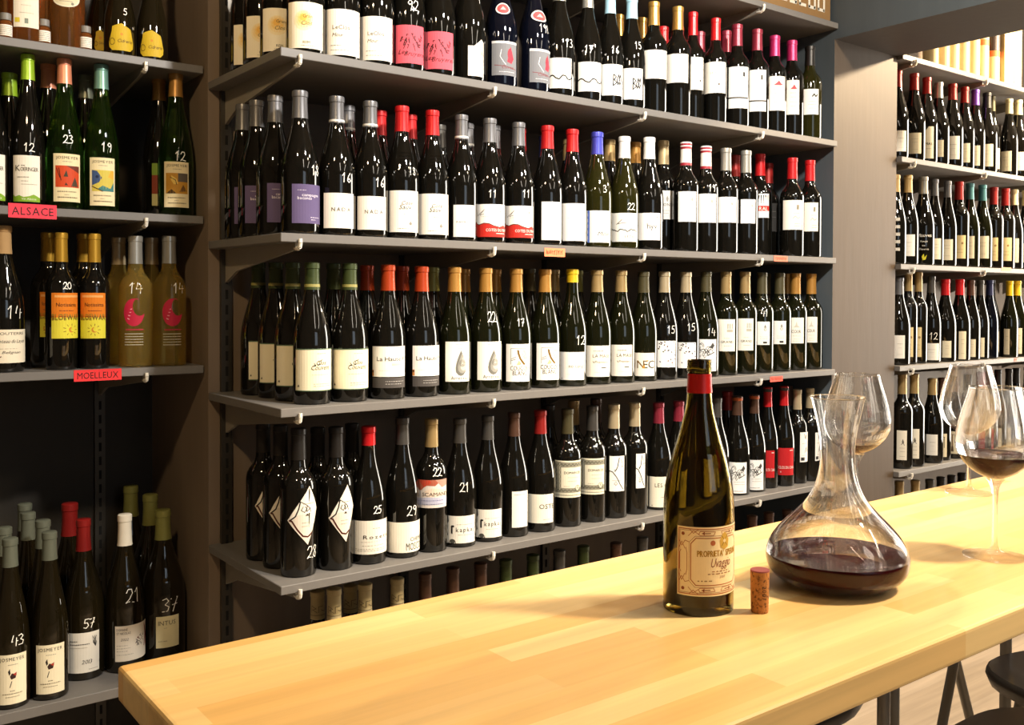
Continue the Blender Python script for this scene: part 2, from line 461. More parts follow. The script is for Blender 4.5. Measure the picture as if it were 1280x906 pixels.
for k, lab in (('R1', 'bright top shelf right of the pier, holding cream tubes and a cream box'),
               ('R2', 'shelf right of the pier, right below the bright cream tubes'),
               ('R3', 'middle shelf right of the pier, with teal and red capped bottles'),
               ('R4', 'shelf right of the pier carrying the yellow capped bottles'),
               ('R5', 'shelf right of the pier seen through the wine glasses'),
               ('R6', 'lowest shelf right of the pier, hidden behind the wooden table')):
    shelf(lab, RG, XQ + .002, 5.2, YR, YB - .001, Z_R[k], .018, RX)

def rail(x, yb, z0, z1, label, group):
    e = empty('slotted_rail', (x, yb - .006, z0), label, 'rail', group)
    bm = box_bm(-.0125, .0125, -.006, .006, 0, z1 - z0)
    link('upright', mesh_from_bm(bm, 'upright', M_RAIL), e)
    sb = bmesh.new(); z = .02
    while z < z1 - z0 - .03:
        box_bm(-.003, .003, -.0075, -.0058, z, z + .022, 0, sb); z += .036
    link('slot', mesh_from_bm(sb, 'slot', pm('#050505', .9)), e)
RLG = 'slotted rails behind the shelves'
for i, x in enumerate(MX):
    rail(x, YB, -CZ + .02, TOP - .02, ('slotted steel rail at the bare left end of the long shelves', 'slotted steel rail second along behind the long shelves',
         'slotted steel rail third along behind the long shelves', 'slotted steel rail nearest the pier behind the long shelves')[i], RLG)
rail(.655, YNB, -CZ + .02, TOP - .02, 'slotted steel rail on the back of the dark niche', RLG)

def paper_tag(x, y, Yp, w, h, col, txt, inkc, label, rz=0., th=.55):
    p = atY(x, y, Yp - .0006)
    e = empty('shelf_tag', (p.x, p.y, p.z), label, 'price tag', 'paper tags on the shelf edges')
    link('paper', mesh_from_bm(box_bm(-w / 2, w / 2, -.0004, .0004, -h / 2, h / 2), 'paper', pm(col, .7)), e)
    c = Canvas(w, h, lambda u, v, k: (u - w / 2, -.0005 - .0001 * k, v - h / 2))
    if txt: c.T(txt, .07, .22, th, inkc, fit=.86, gap=.12)
    else:                                  # handwriting too small to read: a row of pen strokes
        rnd = random.Random(int(x)); q = .08
        while q < .9:
            c.L([(q, rnd.uniform(.2, .35)), (q + rnd.uniform(-.01, .02), rnd.uniform(.65, .8)), (q + .035, rnd.uniform(.3, .75))], h * .07, inkc); q += w and .0045 / w
    c.build('handwriting', e)
paper_tag(41, 264, YN, .092, .03, '#e8344a', 'ALSACE', '#2a1010', 'pink paper tag lettered for the green flute bottles in the niche')
paper_tag(122.5, 468.6, YN, .098, .025, '#e02a2e', 'MOELLEUX', '#2a0a0a', 'red paper tag under the orange labelled bottles in the niche')
paper_tag(693.5, 315.5, YF, .064, .0205, '#f58a5c', None, '#8a3a1a', 'orange paper tag below the red capsuled pair with rough white labels')
paper_tag(976, 323.3, YF, .064, .0165, '#f2775c', None, '#b5452f', 'coral paper tag near the pier end of the violet label shelf')
paper_tag(970.5, 473.6, YF, .058, .0155, '#ee5a48', None, '#a02a20', 'red paper tag above the bottles with solid red labels')
paper_tag(1258, 336.5, YR, .075, .014, '#f0a67c', None, '#b8764c', 'faded orange paper tag on the middle shelf right of the pier')
paper_tag(1269.5, 449.5, YR, .022, .014, '#e8776a', None, '#a84a40', 'small red paper tag below the yellow capped bottles')
# ------------------------------------------------------------------ bottles
PROF = {  # (r / R, z / H); the last points are the neck and lip
 'bu': (.296, .0395, [(0, .02), (.55, .012), (.86, .0), (.96, .006), (1, .025), (1, .41), (.985, .46), (.94, .51), (.86, .56), (.76, .61), (.65, .66), (.54, .71), (.46, .755), (.405, .80), (.375, .86), (.36, .93), (.36, .952), (.395, .956), (.395, .985), (.37, .99), (0, .99)]),
 'bo': (.302, .0372, [(0, .02), (.55, .012), (.88, .0), (.97, .006), (1, .025), (1, .585), (.985, .61), (.93, .64), (.82, .667), (.68, .69), (.54, .715), (.45, .745), (.41, .79), (.395, .86), (.385, .945), (.385, .952), (.415, .956), (.415, .985), (.39, .99), (0, .99)]),
 'fl': (.335, .0385, [(0, .02), (.55, .012), (.86, .0), (.96, .006), (1, .022), (1, .36), (.98, .42), (.92, .49), (.82, .56), (.70, .63), (.585, .69), (.49, .75), (.42, .81), (.385, .87), (.365, .94), (.365, .955), (.40, .958), (.40, .985), (.375, .99), (0, .99)]),
 'mg': (.37, .0505, [(0, .02), (.55, .012), (.86, .0), (.96, .006), (1, .025), (1, .40), (.98, .46), (.92, .52), (.82, .58), (.68, .64), (.53, .70), (.42, .76), (.355, .82), (.325, .90), (.32, .952), (.35, .956), (.35, .985), (.33, .99), (0, .99)]),
 'fk': (.275, .036, [(0, .02), (.55, .012), (.86, .0), (.97, .008), (1, .03), (1, .28), (.96, .34), (.84, .41), (.68, .50), (.56, .58), (.48, .67), (.42, .78), (.38, .90), (.38, .952), (.41, .956), (.41, .985), (.39, .99), (0, .99)]),
}
CAPZ = {'bu': .805, 'bo': .785, 'fl': .83, 'mg': .80, 'fk': .85}
def rprof(t, z):  # r/R at z/H
    p = PROF[t][2][2:-1]
    for (r0, z0), (r1, z1) in zip(p, p[1:]):
        if z0 <= z <= z1 and z1 > z0: return r0 + (r1 - r0) * (z - z0) / (z1 - z0)
    return p[-1][0]
MESH = {}
def body_mesh(t, g):
    if (t, g) not in MESH:
        H, R, p = PROF[t]
        MESH[t, g] = mesh_from_bm(lathe_bm([(r * R, z * H) for r, z in p], 32), 'glass_body', GLASS[g], True)
    return MESH[t, g]
CAPS = {  # colour, metallic, roughness
 'grey': ('#6f6f72', .5, .32), 'dgrey': ('#4d4a46', .5, .35), 'red': ('#c21d22', .25, .3), 'wine': ('#8a2a3a', .3, .32), 'mag': ('#b5265e', .3, .35),
 'gold': ('#b58a45', .6, .3), 'tan': ('#a48a5c', .4, .35), 'ltan': ('#b9a888', .4, .3), 'silver': ('#a8a69e', .6, .28), 'dolive': ('#4a442c', .3, .4), 'dgreen': ('#3a4522', .3, .4),
 'orange': ('#a83c18', .3, .32), 'yellow': ('#d9b21a', .1, .4), 'white': ('#f2f0ea', 0, .35), 'lblue': ('#a9d4e6', .1, .35), 'blue': ('#4a4fc0', .4, .3), 'black': ('#1c1815', .2, .4),
 'brown': ('#4f3527', .3, .38), 'lime': ('#8fb52a', .2, .35), 'peach': ('#d88a6a', .2, .35), 'bgreen': ('#6a9486', .3, .35), 'ochre': ('#a87a38', .35, .35), 'teal': ('#3f6f74', .3, .35),
 'violet': ('#6a3fa8', .3, .35), 'cream': ('#d8cba0', .1, .45), 'ygold': ('#c79a35', .6, .3), 'dred': ('#8e1f1c', .3, .35), 'lolive': ('#8a8a4a', .3, .4), 'greygreen': ('#6f7466', .4, .35), 'pgold': ('#d0b98c', .4, .3),
 'dblue': ('#22264a', .3, .4), 'cork': ('#a8875a', 0, .8), 'prt': ('#b3a276', .1, .6), 'wred': ('#f2f0ea', 0, .35), 'prw': ('#e9e0cc', .0, .5),
}
def cap_mesh(t, cap, z0):
    k = ('cap', t, cap, z0)
    if k not in MESH:
        H, R, p = PROF[t]; e = .0007
        pts = [(rprof(t, z0) * R + e, z0 * H)]
        for r, z in p[3:-1]:
            if z > z0 + .01 and z < .987: pts.append((r * R + e, z * H))
        rt = rprof(t, .985) * R
        pts += [(rt + e * .6, .995 * H), (rt - .002, H), (0, H)]
        h, mt, ro = CAPS[cap]
        MESH[k] = mesh_from_bm(lathe_bm(pts, 28), 'capsule', pm(h, ro, mt), True)
    return MESH[k]
def band_mesh(t, z0, z1, col):
    k = ('band', t, z0, z1, col)
    if k not in MESH:
        H, R, p = PROF[t]; e = .0011
        MESH[k] = mesh_from_bm(lathe_bm([(rprof(t, z0) * R + e - .0008, z0 * H - .0002), (rprof(t, z0) * R + e, z0 * H), (rprof(t, z1) * R + e, z1 * H), (rprof(t, z1) * R + e - .0008, z1 * H)], 28), 'neck_band', pm(col, .5), True)
    return MESH[k]

SHELF = {'S1': (.493, 1.895), 'S2': (.1243, 1.895), 'S3': (-.2275, 1.915), 'S4': (-.5842, 1.92), 'S5': (-.945, 1.93),
         'N1': (Z_N['N1'], 2.335), 'N2': (Z_N['N2'], 2.335), 'N3': (Z_N['N3'], 2.345), 'N4': (Z_N['N4'], 2.338),
         'R2': (Z_R['R2'], YR + .047), 'R3': (Z_R['R3'], YR + .047), 'R4': (Z_R['R4'], YR + .047), 'R5': (Z_R['R5'], YR + .05), 'R6': (Z_R['R6'], YR + .06)}
GROUPS = {'S1': 'bottles on the shelf below the carton', 'S2': 'bottles on the shelf with the orange tags', 'S3': 'bottles on the shelf of cream labels', 'S4': 'bottles on the shelf of diamond labels',
          'S5': 'bottles on the lowest long shelf', 'N1': 'bottles on the top niche shelf', 'N2': 'flute bottles in the niche', 'N3': 'sweet wine bottles in the niche', 'N4': 'large bottles at the bottom of the niche',
          'R2': 'bottles on the bright shelf right of the pier', 'R3': 'bottles on the middle shelf right of the pier', 'R4': 'bottles on the yellow capped shelf right of the pier', 'R5': 'bottles seen through the glasses', 'R6': 'bottles on the hidden shelf right of the pier'}
BT = []
def b(sh, row, xc, yt, t, cap, g, lab, dz, pr, label, **kw):
    BT.append(dict(sh=sh, row=row, xc=xc, yt=yt, t=t, cap=cap, g=g, lab=lab, dz=dz, pr=pr or [], label=label, **kw))

# --- label designs: each draws on a Canvas in fractions of the label
DZ = {}
def design(paperc=None):
    def w(f): DZ[f.__name__] = (paperc, f); return f
    return w
@design('#f3ead2')
def wash(c):
    c.C(.46, .6, .021, '#f1e1b8', .6); c.C(.46, .62, .017, '#eed49a', .8); c.C(.46, .63, .0125, '#ecc676', 1); c.C(.44, .66, .007, '#e9b552', 1.3); c.T('Gran', .42, .66, .07, '#6a5a34'); c.T('Clos', .36, .5, .09, '#8a7440', shear=.3); c.T('REM', .42, .1, .06, '#5a5348'); c.M(.36, .8, .05)
@design('#efe9dc')
def clos(c):
    c.T('LeClos', .25, .56, .09, '#8c8676', gap=.12); c.T('Mour', .24, .4, .08, '#8c8676', shear=.3); c.M(.2, .7, .1); c.M(.2, .5, .2)
@design('#d95a68')
def pink(c):
    rnd = random.Random(3)
    for i in range(26):
        x, y = rnd.uniform(.15, .9), rnd.gauss(.55, .08)
        c.L([(x, y), (x + rnd.uniform(-.06, .06), y + rnd.uniform(-.1, .1)), (x + rnd.uniform(-.06, .06), y + rnd.uniform(-.1, .1))], .0009, '#5a1c26')
    c.T('Les', .1, .24, .12, '#7a2a34', shear=.4); c.T('Bruyeres', .3, .2, .12, '#7a2a34', shear=.4)
@design(None)
def slantwhite(c):
    c.P([(.0, 0), (1, 0), (1, .92), (.82, 1), (.35, .8), (0, .8)], '#efe9dc', 0); c.P([(.75, .6), (.9, .75), (.98, .55)], '#d9b48c', 1); c.M(.3, .8, .2); c.M(.5, .9, .5)
@design('#77787c')
def silverred(c):
    c.R(0, .93, 1, 1, '#c9c9c9'); c.C(.66, .62, .0065, '#a02a38', 1, ry=.014); c.P([(.55, .4), (.68, .86), (.82, .5), (.72, .35)], '#a82c3e', 1.2)
    c.L([(.35, .75), (.3, .55), (.42, .4), (.5, .32)], .0008, '#d9d9dc'); c.L([(.1, .3), (.5, .26), (.95, .2)], .0009, '#c05a66'); c.M(.3, .9, .1, '#e8e8ea'); c.T('Cuvee', .4, .2, .1, '#d06a74', shear=.3)
@design('#efebe1')
def mountain(c):
    rnd = random.Random(5)
    c.pw = 2.4
    c.L([(i / 14, .36 + .06 * math.sin(i * .9) + rnd.uniform(-.02, .02)) for i in range(15)], .0013, '#1e1a16')
    c.pw = 1.2
    for k in range(4): c.L([(.4 + i * .06, .62 + .08 * k + .05 * math.sin(i + k)) for i in range(10)], .0004, '#d5cfc2')
@design('#f2efe8')
def boo(c):
    c.pw = 2.6
    c.L([(.48, .3), (.5, .68), (.62, .6), (.52, .5), (.66, .42), (.5, .32)], .0011, '#3a3a3a')
    for x in (.7, .8): c.L([(x, .34), (x - .04, .5), (x + .05, .68), (x + .09, .5), (x, .34)], .0011, '#3a3a3a')
@design('#efe8da')
def plain(c):
    c.M(.3, .75, .55, '#cfc7b4'); c.M(.35, .7, .42, '#cfc7b4')
@design('#efe8d8')
def dotcream(c):
    c.T('LA VITRE', .3, .62, .055, '#9a9484', gap=.2); c.M(.4, .8, .8); c.M(.55, .9, .42); c.C(.72, .28, .0028, '#4a4038')
@design('#f1eee6')
def stripe(c):
    c.R(0, .235, 1, .268, '#2a2622'); c.R(.68, .77, .78, .87, '#2f2b28', 1); c.C(.73, .78, .003, '#2f2b28', 1.4); c.M(.5, .9, .6, '#c0bab0'); c.M(.55, .9, .5, '#c0bab0'); c.M(.4, .9, .1)
@design('#f0e8d8')
def redhill(c):
    c.P([(.35, .74), (.5, .8), (.62, .87), (.75, .78), (.85, .76), (.7, .73)], '#b84a52'); c.M(.35, .8, .62); c.M(.4, .75, .5); c.M(.35, .85, .36, '#b0a898'); c.M(.4, .8, .24, '#b0a898')
@design('#eceae4')
def swish(c):
    c.pw = 1.8
    c.L([(.62, .7), (.72, .8), (.82, .7), (.92, .78)], .002, '#2a2a30'); c.M(.45, .9, .5); c.M(.4, .9, .38); c.M(.45, .9, .24)
@design('#60547a')
def violetl(c):
    c.T('campagne', .36, .69, .075, '#e8e2ee', fit=.56); c.T('bacanas', .2, .61, .075, '#e8e2ee', fit=.5); c.M(.2, .5, .84, '#d8d0e0'); c.M(.66, .95, .15, '#e8e2ee'); c.M(.68, .85, .09, '#e8e2ee')
@design('#efe9de')
def nada(c):
    for i, ch in enumerate('NADA'): c.T(ch, .26 + i * .175, .48, .11, '#4a463f')
@design('#f1ede2')
def cote(c):
    c.T('Cote', .42, .66, .09, '#4a463c', shear=.3); c.T('Sauv', .34, .55, .11, '#4a463c', shear=.3); c.M(.5, .7, .42); c.P([(.62, .2), (.68, .27), (.74, .2), (.68, .16)], '#8a857a'); c.M(.3, .9, .08, '#6a655a')
@design('#f3f0ea')
def faint(c):
    c.T('FAMILLE', .15, .44, .055, '#b8b4ac', fit=.68)
@design('#f4f1ec')
def rhone(c):
    c.P([(0, .0), (1, 0), (1, .3), (.93, .36), (.86, .33), (.78, .30), (.6, .35), (.48, .41), (.34, .42), (.2, .37), (.08, .42), (0, .42)], '#c2281e', 1)
    c.L([(0, .42), (.08, .42), (.2, .37), (.34, .42), (.48, .41), (.6, .35), (.78, .3), (.86, .33), (.93, .36), (1, .3)], .001, '#7a5a44', 1.5)
    c.T('COTES DU RH', .38, .17, .085, '#f7f2ea', fit=.62); c.R(.68, .1, .97, .115, '#f7f2ea', 2)
    c.L([(.14, .64), (.3, .78), (.36, .84), (.22, .66), (.34, .7)], .0006, '#9a958c'); c.L([(.72, .62), (.84, .84), (.78, .6)], .0006, '#9a958c'); c.M(.2, .5, .62, '#c8c4bc')
@design('#f2efe9')
def rough(c):
    c.M(.3, .55, .6, '#cfcac0'); c.M(.4, .7, .45, '#cfcac0'); c.M(.5, .9, .2, '#c0bab0')
@design('#f1efe9')
def blueband(c):
    c.R(0, 0, .2, 1, '#5a7ad0', 1)
    for k in range(5): c.R(.06, .1 + k * .18, .14, .2 + k * .18, '#e8ecf8', 2)
    c.T('Muse', .5, .22, .13, '#4a463f', shear=.35); c.M(.5, .85, .84); c.M(.55, .8, .6)
@design('#f1eee4')
def wave(c):
    c.pw = 2.2
    c.L([(i / 16, .4 + .035 * math.sin(i * 1.1) + .02 * math.sin(i * 2.3)) for i in range(17)], .001, '#1e1a14')
    c.L([(.25, .6), (.4, .72), (.45, .78), (.3, .62), (.5, .66), (.6, .64)], .0006, '#9a9588'); c.T('LEZAC', .55, .14, .08, '#6a655a', gap=.25)
@design('#f3f0ea')
def hyv(c):
    c.T('hyv', .42, .42, .2, '#7a766e', shear=-.1, gap=.03); c.C(.84, .85, .0022, '#8a867e', n=6)
@design('#f0ede6')
def crest(c):
    c.P([(.5, .72), (.58, .82), (.66, .72), (.62, .62), (.54, .62)], '#a8a49a'); c.T('ONE', .36, .46, .1, '#7a766c', gap=.15); c.M(.35, .8, .3); c.M(.4, .75, .2)
@design('#f3f0ea')
def smallcrest(c):
    c.P([(.68, .72), (.73, .86), (.8, .72), (.74, .66)], '#a8a49c'); c.M(.5, .9, .5, '#d0ccc4'); c.M(.55, .9, .36, '#d0ccc4')
@design('#f1eee9')
def redgral(c):
    c.R(0, .28, 1, .5, '#c03028', 1); c.T('RAL', .3, .31, .14, '#f3eee6', gap=.1); c.M(.3, .8, .75); c.M(.3, .8, .62)
@design('#3a3836')
def darklab(c):
    c.M(.3, .8, .7, '#8a8680'); c.M(.3, .8, .5, '#8a8680')
@design('#efe8da')
def emblem(c):
    c.R(.68, .68, .8, .84, '#9a927f', 1); c.L([(.7, .7), (.78, .82)], .0006, '#5a5448'); c.M(.55, .9, .55); c.L([(.5, .38), (.62, .46), (.74, .38), (.9, .44)], .0006, '#a8a090'); c.M(.6, .95, .2); c.M(.6, .95, .12)
@design('#ede4c6')
def couvent(c):
    c.R(0, .975, 1, 1, '#5a7058', 1); c.R(0, 0, 1, .02, '#5a7058', 1)
    c.T('Clos', .56, .62, .1, '#2a2620', shear=.35); c.L([(.6, .74), (.52, .7), (.54, .62), (.48, .6)], .0007, '#2a2620'); c.T('Couvent', .42, .5, .12, '#2a2620', shear=.35, fit=.5)
    c.L([(.42, .66), (.46, .6), (.4, .58)], .0007, '#2a2620'); c.M(.6, .85, .88); c.M(.45, .9, .38, '#c0b898'); c.M(.5, .95, .16); c.M(.5, .95, .11); c.P([(.05, .1), (.09, .16), (.11, .1)], '#4a4434')
@design('#eeebe4')
def haute(c):
    c.T('La Haute P', .14, .52, .14, '#22201e', fit=.84, gap=.06); c.R(.56, .36, .95, .44, '#c4c0b6'); c.M(.2, .9, .2, '#c0bcb2'); c.R(0, .02, .06, .22, '#d08a4a', 1); c.R(.01, .14, .05, .2, '#2a2622', 2)
@design('#4a4644')
def hauteband(c):
    c.M(.4, .95, .6, '#a8a4a0', .06); c.M(.4, .9, .35, '#a8a4a0', .06)
@design('#f0eee2')
def drop(c):
    def tear(k, dx, col, ly):
        pts = [(.62 + dx, .8)]
        for i in range(1, 16):
            a = PI * 2 * i / 16
            pts.append((.6 + dx - .27 * k * math.sin(a) * min(1, i / 6, (16 - i) / 6), .46 + .32 * math.cos(a) * k - .0))
        c.P(pts, col, ly)
    tear(1, 0, '#6f6e68', 1); tear(.8, .05, '#96958d', 1.3); tear(.58, .1, '#bdbcb2', 1.6)
    for r in (.0055, .004, .0024): c.L([(.66 + r * 22 * math.cos(t * .6), .46 + r * 22 * math.sin(t * .6) * .7) for t in range(11)], .0005, '#8a8980', 2)
    c.T('Arretxea', .24, .05, .085, '#6a675c', fit=.7); c.M(.45, .8, .92); c.M(.55, .8, .83)
@design('#f2f0ea')
def coucou(c):
    c.L([(.2, .46), (.2, .88), (.96, .88)], .0005, '#7a7870'); c.T('COUCOU', .18, .3, .12, '#5a5850', fit=.78); c.T('BLANC', .28, .17, .12, '#5a5850', fit=.6)
    c.L([(.48, .82), (.5, .74), (.56, .62), (.66, .52), (.74, .46)], .0028, '#c89a3a'); c.L([(.5, .8), (.46, .84)], .0016, '#c89a3a'); c.P([(.42, .44), (.5, .56), (.6, .5), (.56, .44)], '#d8b890')
    for k in range(5): c.L([(.7 + k * .04, .84), (.66 + k * .05, .72), (.74 + k * .04, .6)], .0006, '#b0a8a0')
    c.L([(.22, .6), (.4, .66)], .0008, '#a8a8a8'); c.L([(.22, .56), (.4, .6)], .0008, '#a8a8a8'); c.C(.58, .47, .001, '#5a4a6a')
@design('#f0eee8')
def notang(c):
    c.T('no tango', .36, .44, .13, '#8a877e', fit=.66, gap=.12); c.M(.3, .7, .2, '#d5d1c8'); c.P([(.06, .04), (.1, .08), (.12, .04)], '#5a564c')
@design('#efe9da')
def lamase(c):
    c.T('LA MASE', .34, .62, .1, '#3a362c', fit=.64); c.M(.38, .75, .82, '#5a564a', .02); c.L([(.36, .5), (.4, .44), (.42, .5)], .0006, '#8a8474'); c.T('Premiers', .42, .44, .08, '#9a937f', shear=.3, fit=.5); c.R(.66, .28, .84, .31, '#5a564a', 2); c.M(.4, .85, .14, '#c8c2b0')
@design('#eee6d6')
def nec(c):
    c.T('N', .24, .34, .34, '#b8862c'); c.T('E', .5, .34, .34, '#3a3028'); c.T('C', .72, .34, .34, '#3a3028'); c.P([(.45, .34), (.56, .34), (.56, .52)], '#b8862c', 3); c.P([(.62, .6), (.72, .68), (.62, .68)], '#b8862c', 3)
@design('#f3f1ec')
def confetti(c):
    rnd = random.Random(11)
    for i in range(26):
        x, y = rnd.uniform(.08, .95), rnd.uniform(.12, .95); a = rnd.uniform(0, PI)
        c.L([(x, y), (x + .05 * math.cos(a), y + .05 * math.sin(a))], .0016, rnd.choice(['#4a2a6a', '#b04a2a', '#c89a3a', '#2a2a3a', '#8a2a4a', '#6a4aa0']))
    c.M(.6, .95, .08, '#4a463f', .02)
@design('#f0eeea')
def sketch(c):
    rnd = random.Random(21)
    for k in range(9):
        x, y = rnd.uniform(.1, .8), rnd.uniform(.5, .85)
        c.L([(x + .16 * math.cos(t) * (1 - t / 9), y + .11 * math.sin(t * 1.3)) for t in [i * .6 for i in range(9)]], .0007, '#2a2826')
    c.L([(.05, .5), (.2, .4), (.15, .62), (.4, .7), (.6, .5), (.9, .6)], .0012, '#2a2826'); c.P([(.66, .75), (.8, .9), (.9, .8), (.78, .7)], '#4a4744'); c.M(.3, .9, .36); c.M(.35, .9, .28); c.M(.1, .8, .06, '#6a665f', .02)
@design('#efebdc')
def grand(c):
    for x in (.62, .72, .82): c.R(x, .7, x + .05, .82, '#a8a494'); c.P([(x - .01, .82), (x + .025, .88), (x + .06, .82)], '#a8a494')
    c.R(.6, .6, .88, .68, '#b5b1a2'); c.T('GRAND', .3, .26, .07, '#5a5648', fit=.62); c.M(.45, .75, .4); c.M(.45, .85, .16)
@design('#eeebe2')
def crown(c):
    c.C(.7, .66, .0042, '#7a7872', n=10); c.C(.7, .66, .0028, '#eeebe2', 1.4); c.P([(.62, .74), (.7, .88), (.78, .74)], '#7a7872'); c.R(.58, .06, .82, .14, '#2a2826'); c.M(.4, .9, .34); c.M(.4, .9, .26)
@design('#ece7da')
def castle(c):
    c.P([(.4, .62), (.5, .7), (.56, .86), (.62, .7), (.75, .62)], '#c4c0b2'); c.T('COUR', .28, .4, .12, '#5a564a', fit=.55); c.M(.35, .8, .28); c.M(.4, .75, .16, '#b0ac9e'); c.M(.35, .8, .08, '#b0ac9e')
@design(None)
def diamond(c):
    c.P([(.0, .43), (.66, 1), (1, .6), (.6, 0)], '#ddd3c4', 0); c.P([(.0, .43), (.66, 1), (1, .6), (.99, .56), (.3, .52)], '#ebe4d6', .5)
    c.L([(.06, .43), (.14, .42), (.3, .27), (.45, .16), (.6, .14), (.74, .2)], .0019, '#7a2a1a'); c.L([(.1, .44), (.24, .5), (.33, .62), (.38, .75)], .0016, '#2a2422'); c.L([(.4, .74), (.52, .7), (.68, .62)], .0009, '#2a2422'); c.L([(.05, .47), (.2, .62), (.35, .74)], .0007, '#4a4440')
    c.L([(.46, .66), (.4, .6), (.5, .56), (.56, .62), (.52, .66)], .0009, '#3a3430'); c.L([(.58, .68), (.56, .57), (.66, .62), (.7, .56)], .0009, '#3a3430'); c.P([(.52, .5), (.58, .54), (.64, .5)], '#2a2422', 2); c.M(.5, .78, .38, '#b0a898'); c.M(.5, .75, .32, '#b0a898'); c.M(.55, .9, .7, '#8a8478')
@design('#e6e0d2')
def rozeto(c):
    c.T('Rozeto', .33, .46, .11, '#4a463f', fit=.66, gap=.2); c.M(.6, .8, .76); c.M(.26, .95, .37, '#c8c2b4'); c.M(.1, .95, .15); c.M(.1, .95, .1); c.M(.3, .9, .25)
@design('#eae4d4')
def moscou(c):
    c.T('CHEMIN', .72, .36, .13, '#3a362f', fit=.3, gap=.14); c.T('MOSCOU', .6, .07, .24, '#2a2622', fit=.5, gap=.1)
@design('#d8cec6')
def scam(c):
    c.P([(0, 1), (0, .68), (.2, .62), (.35, .8), (.6, .78), (.8, 1)], '#a85a44', 1); c.P([(.1, 1), (.3, .74), (.5, .9), (.45, 1)], '#b8402c', 1.4); c.P([(.6, 1), (.8, .72), (1, .78), (1, 1)], '#b88a7a', 1.2); c.P([(0, .1), (0, .32), (.4, .38), (1, .34), (1, .1)], '#b4b4c8', 1); c.P([(.3, .6), (.5, .7), (1, .62), (1, .44), (.4, .4)], '#dcc8b4', 1)
    c.T('SCAMANDRE', .2, .42, .13, '#6a564c', fit=.85, gap=.05); c.M(.15, .9, .25, '#5a5a8a', .02); c.M(.2, .9, .12, '#6a6a7a', .02)
@design('#e9e4d8')
def kap(c):
    c.P([(0, 0), (0, 1), (.16, 1), (.18, .8), (.14, .7), (.15, .6), (.13, .45), (.16, .3), (.1, .2), (.1, 0)], '#4a4a44', 1)
    c.L([(.34, .62), (.28, .62), (.28, .36)], .0024, '#24221f'); c.T('kapkaj', .38, .42, .16, '#24221f', fit=.58, gap=.22); c.M(.4, .95, .68); c.M(.45, .95, .3); c.C(.3, .02, .0085, '#4a4a44', 1.5, 18); c.L([(.3 + .09 * math.cos(t), .07 + .09 * math.sin(t)) for t in [i * .55 for i in range(12)]], .0005, '#e9e4d8', 2)
@design('#ece8e0')
def slip(c):
    c.M(.15, .85, .9, '#a8a8b0', .02)
@design('#e8e4d4')
def oste(c):
    c.T('OSTE', .44, .5, .16, '#6a665a', fit=.58); c.M(.6, .9, .12)
@design('#e2ddc6')
def deco(c):
    for a, bb, cc, d in ((.02, .14, .26, .97), (.02, .82, 1, .96), (.02, .13, 1, .26)): c.R(a, bb, cc, d, '#8a8776', 1)
    c.L([(.04 + .06 * (i % 2), .2 + i * .06) for i in range(13)], .0008, '#4a483c', 2); c.L([(.2 + .03 * (i % 2), .2 + i * .06) for i in range(13)], .0006, '#dcd8c2', 2)
    c.L([(.1 + i * .06, .86 + .06 * (i % 2)) for i in range(15)], .0007, '#5a5848', 2); c.L([(.1 + i * .06, .17 + .05 * (i % 2)) for i in range(15)], .0007, '#5a5848', 2)
    c.T('DOMAIN DE', .36, .64, .07, '#4a463a', fit=.6); c.M(.5, .9, .54, '#9a968a'); c.M(.5, .85, .44, '#9a968a'); c.M(.35, .6, .3, '#9a968a'); c.C(.82, .24, .0052, '#d8d4be', 2.5); c.L([(.82 + .1 * math.cos(t), .24 + .085 * math.sin(t)) for t in [i * .5 for i in range(14)]], .0006, '#3a382e', 3); c.L([(.78, .2), (.82, .3), (.86, .19)], .0006, '#3a382e', 3); c.R(0, .05, 1, .065, '#6a6858'); c.M(.1, .9, .085)
@design('#eceae4')
def jscript(c):
    c.L([(.0, .58), (.2, .55), (.45, .4), (.7, .18), (.9, .05)], .0014, '#4a4846'); c.L([(.34, .56), (.5, .68), (.62, .95)], .0013, '#3a3836'); c.L([(.3, .62), (.36, .58), (.46, .62)], .0008, '#3a3836'); c.M(.2, .8, .3); c.M(.3, .6, .2); c.L([(.74, .9), (.86, .76), (.8, .68), (.95, .72)], .0007, '#7a7874'); c.L([(.3, .22), (.4, .28), (.5, .22), (.4, .16), (.3, .22)], .0005, '#8a8884')
@design('#e6e0cc')
def lesc(c):
    c.T('LES CAR', .26, .66, .13, '#3a362c', fit=.78, gap=.16); c.M(.55, .8, .32, '#5a564a', .02); c.P([(.1, .04), (.13, .08), (.16, .04)], '#7a766a')
@design('#b81e22')
def redlab(c):
    c.T('CLOS DU CAN', .04, .24, .1, '#f0dcd4', fit=.95, gap=.05); c.M(.75, .95, .9, '#f0dcd4', .03); c.P([(.12, .1), (.16, .16), (.19, .1)], '#e8c8c0')
@design('#e6e4e0')
def slip2(c):
    c.L([(.35, .95), (.45, .78), (.5, .92), (.58, .76), (.66, .9)], .0008, '#6a6864'); c.L([(.4, .3), (.55, .48), (.62, .34), (.78, .4), (.6, .52)], .0009, '#3a3836'); c.R(.08, .05, .4, .16, '#2a2826'); c.M(.5, .9, .12); c.M(.3, .9, .62); c.M(.3, .8, .22)
@design('#e4dcc4')
def rcream(c):
    c.M(.3, .8, .7, '#a09880'); c.M(.35, .75, .55, '#b0a890'); c.M(.3, .8, .2, '#b0a890')
@design('#e9e6de')
def rwhite(c):
    c.M(.3, .8, .62, '#a8a49a', .02); c.M(.35, .75, .45, '#b8b4aa'); c.M(.3, .8, .18, '#b8b4aa')
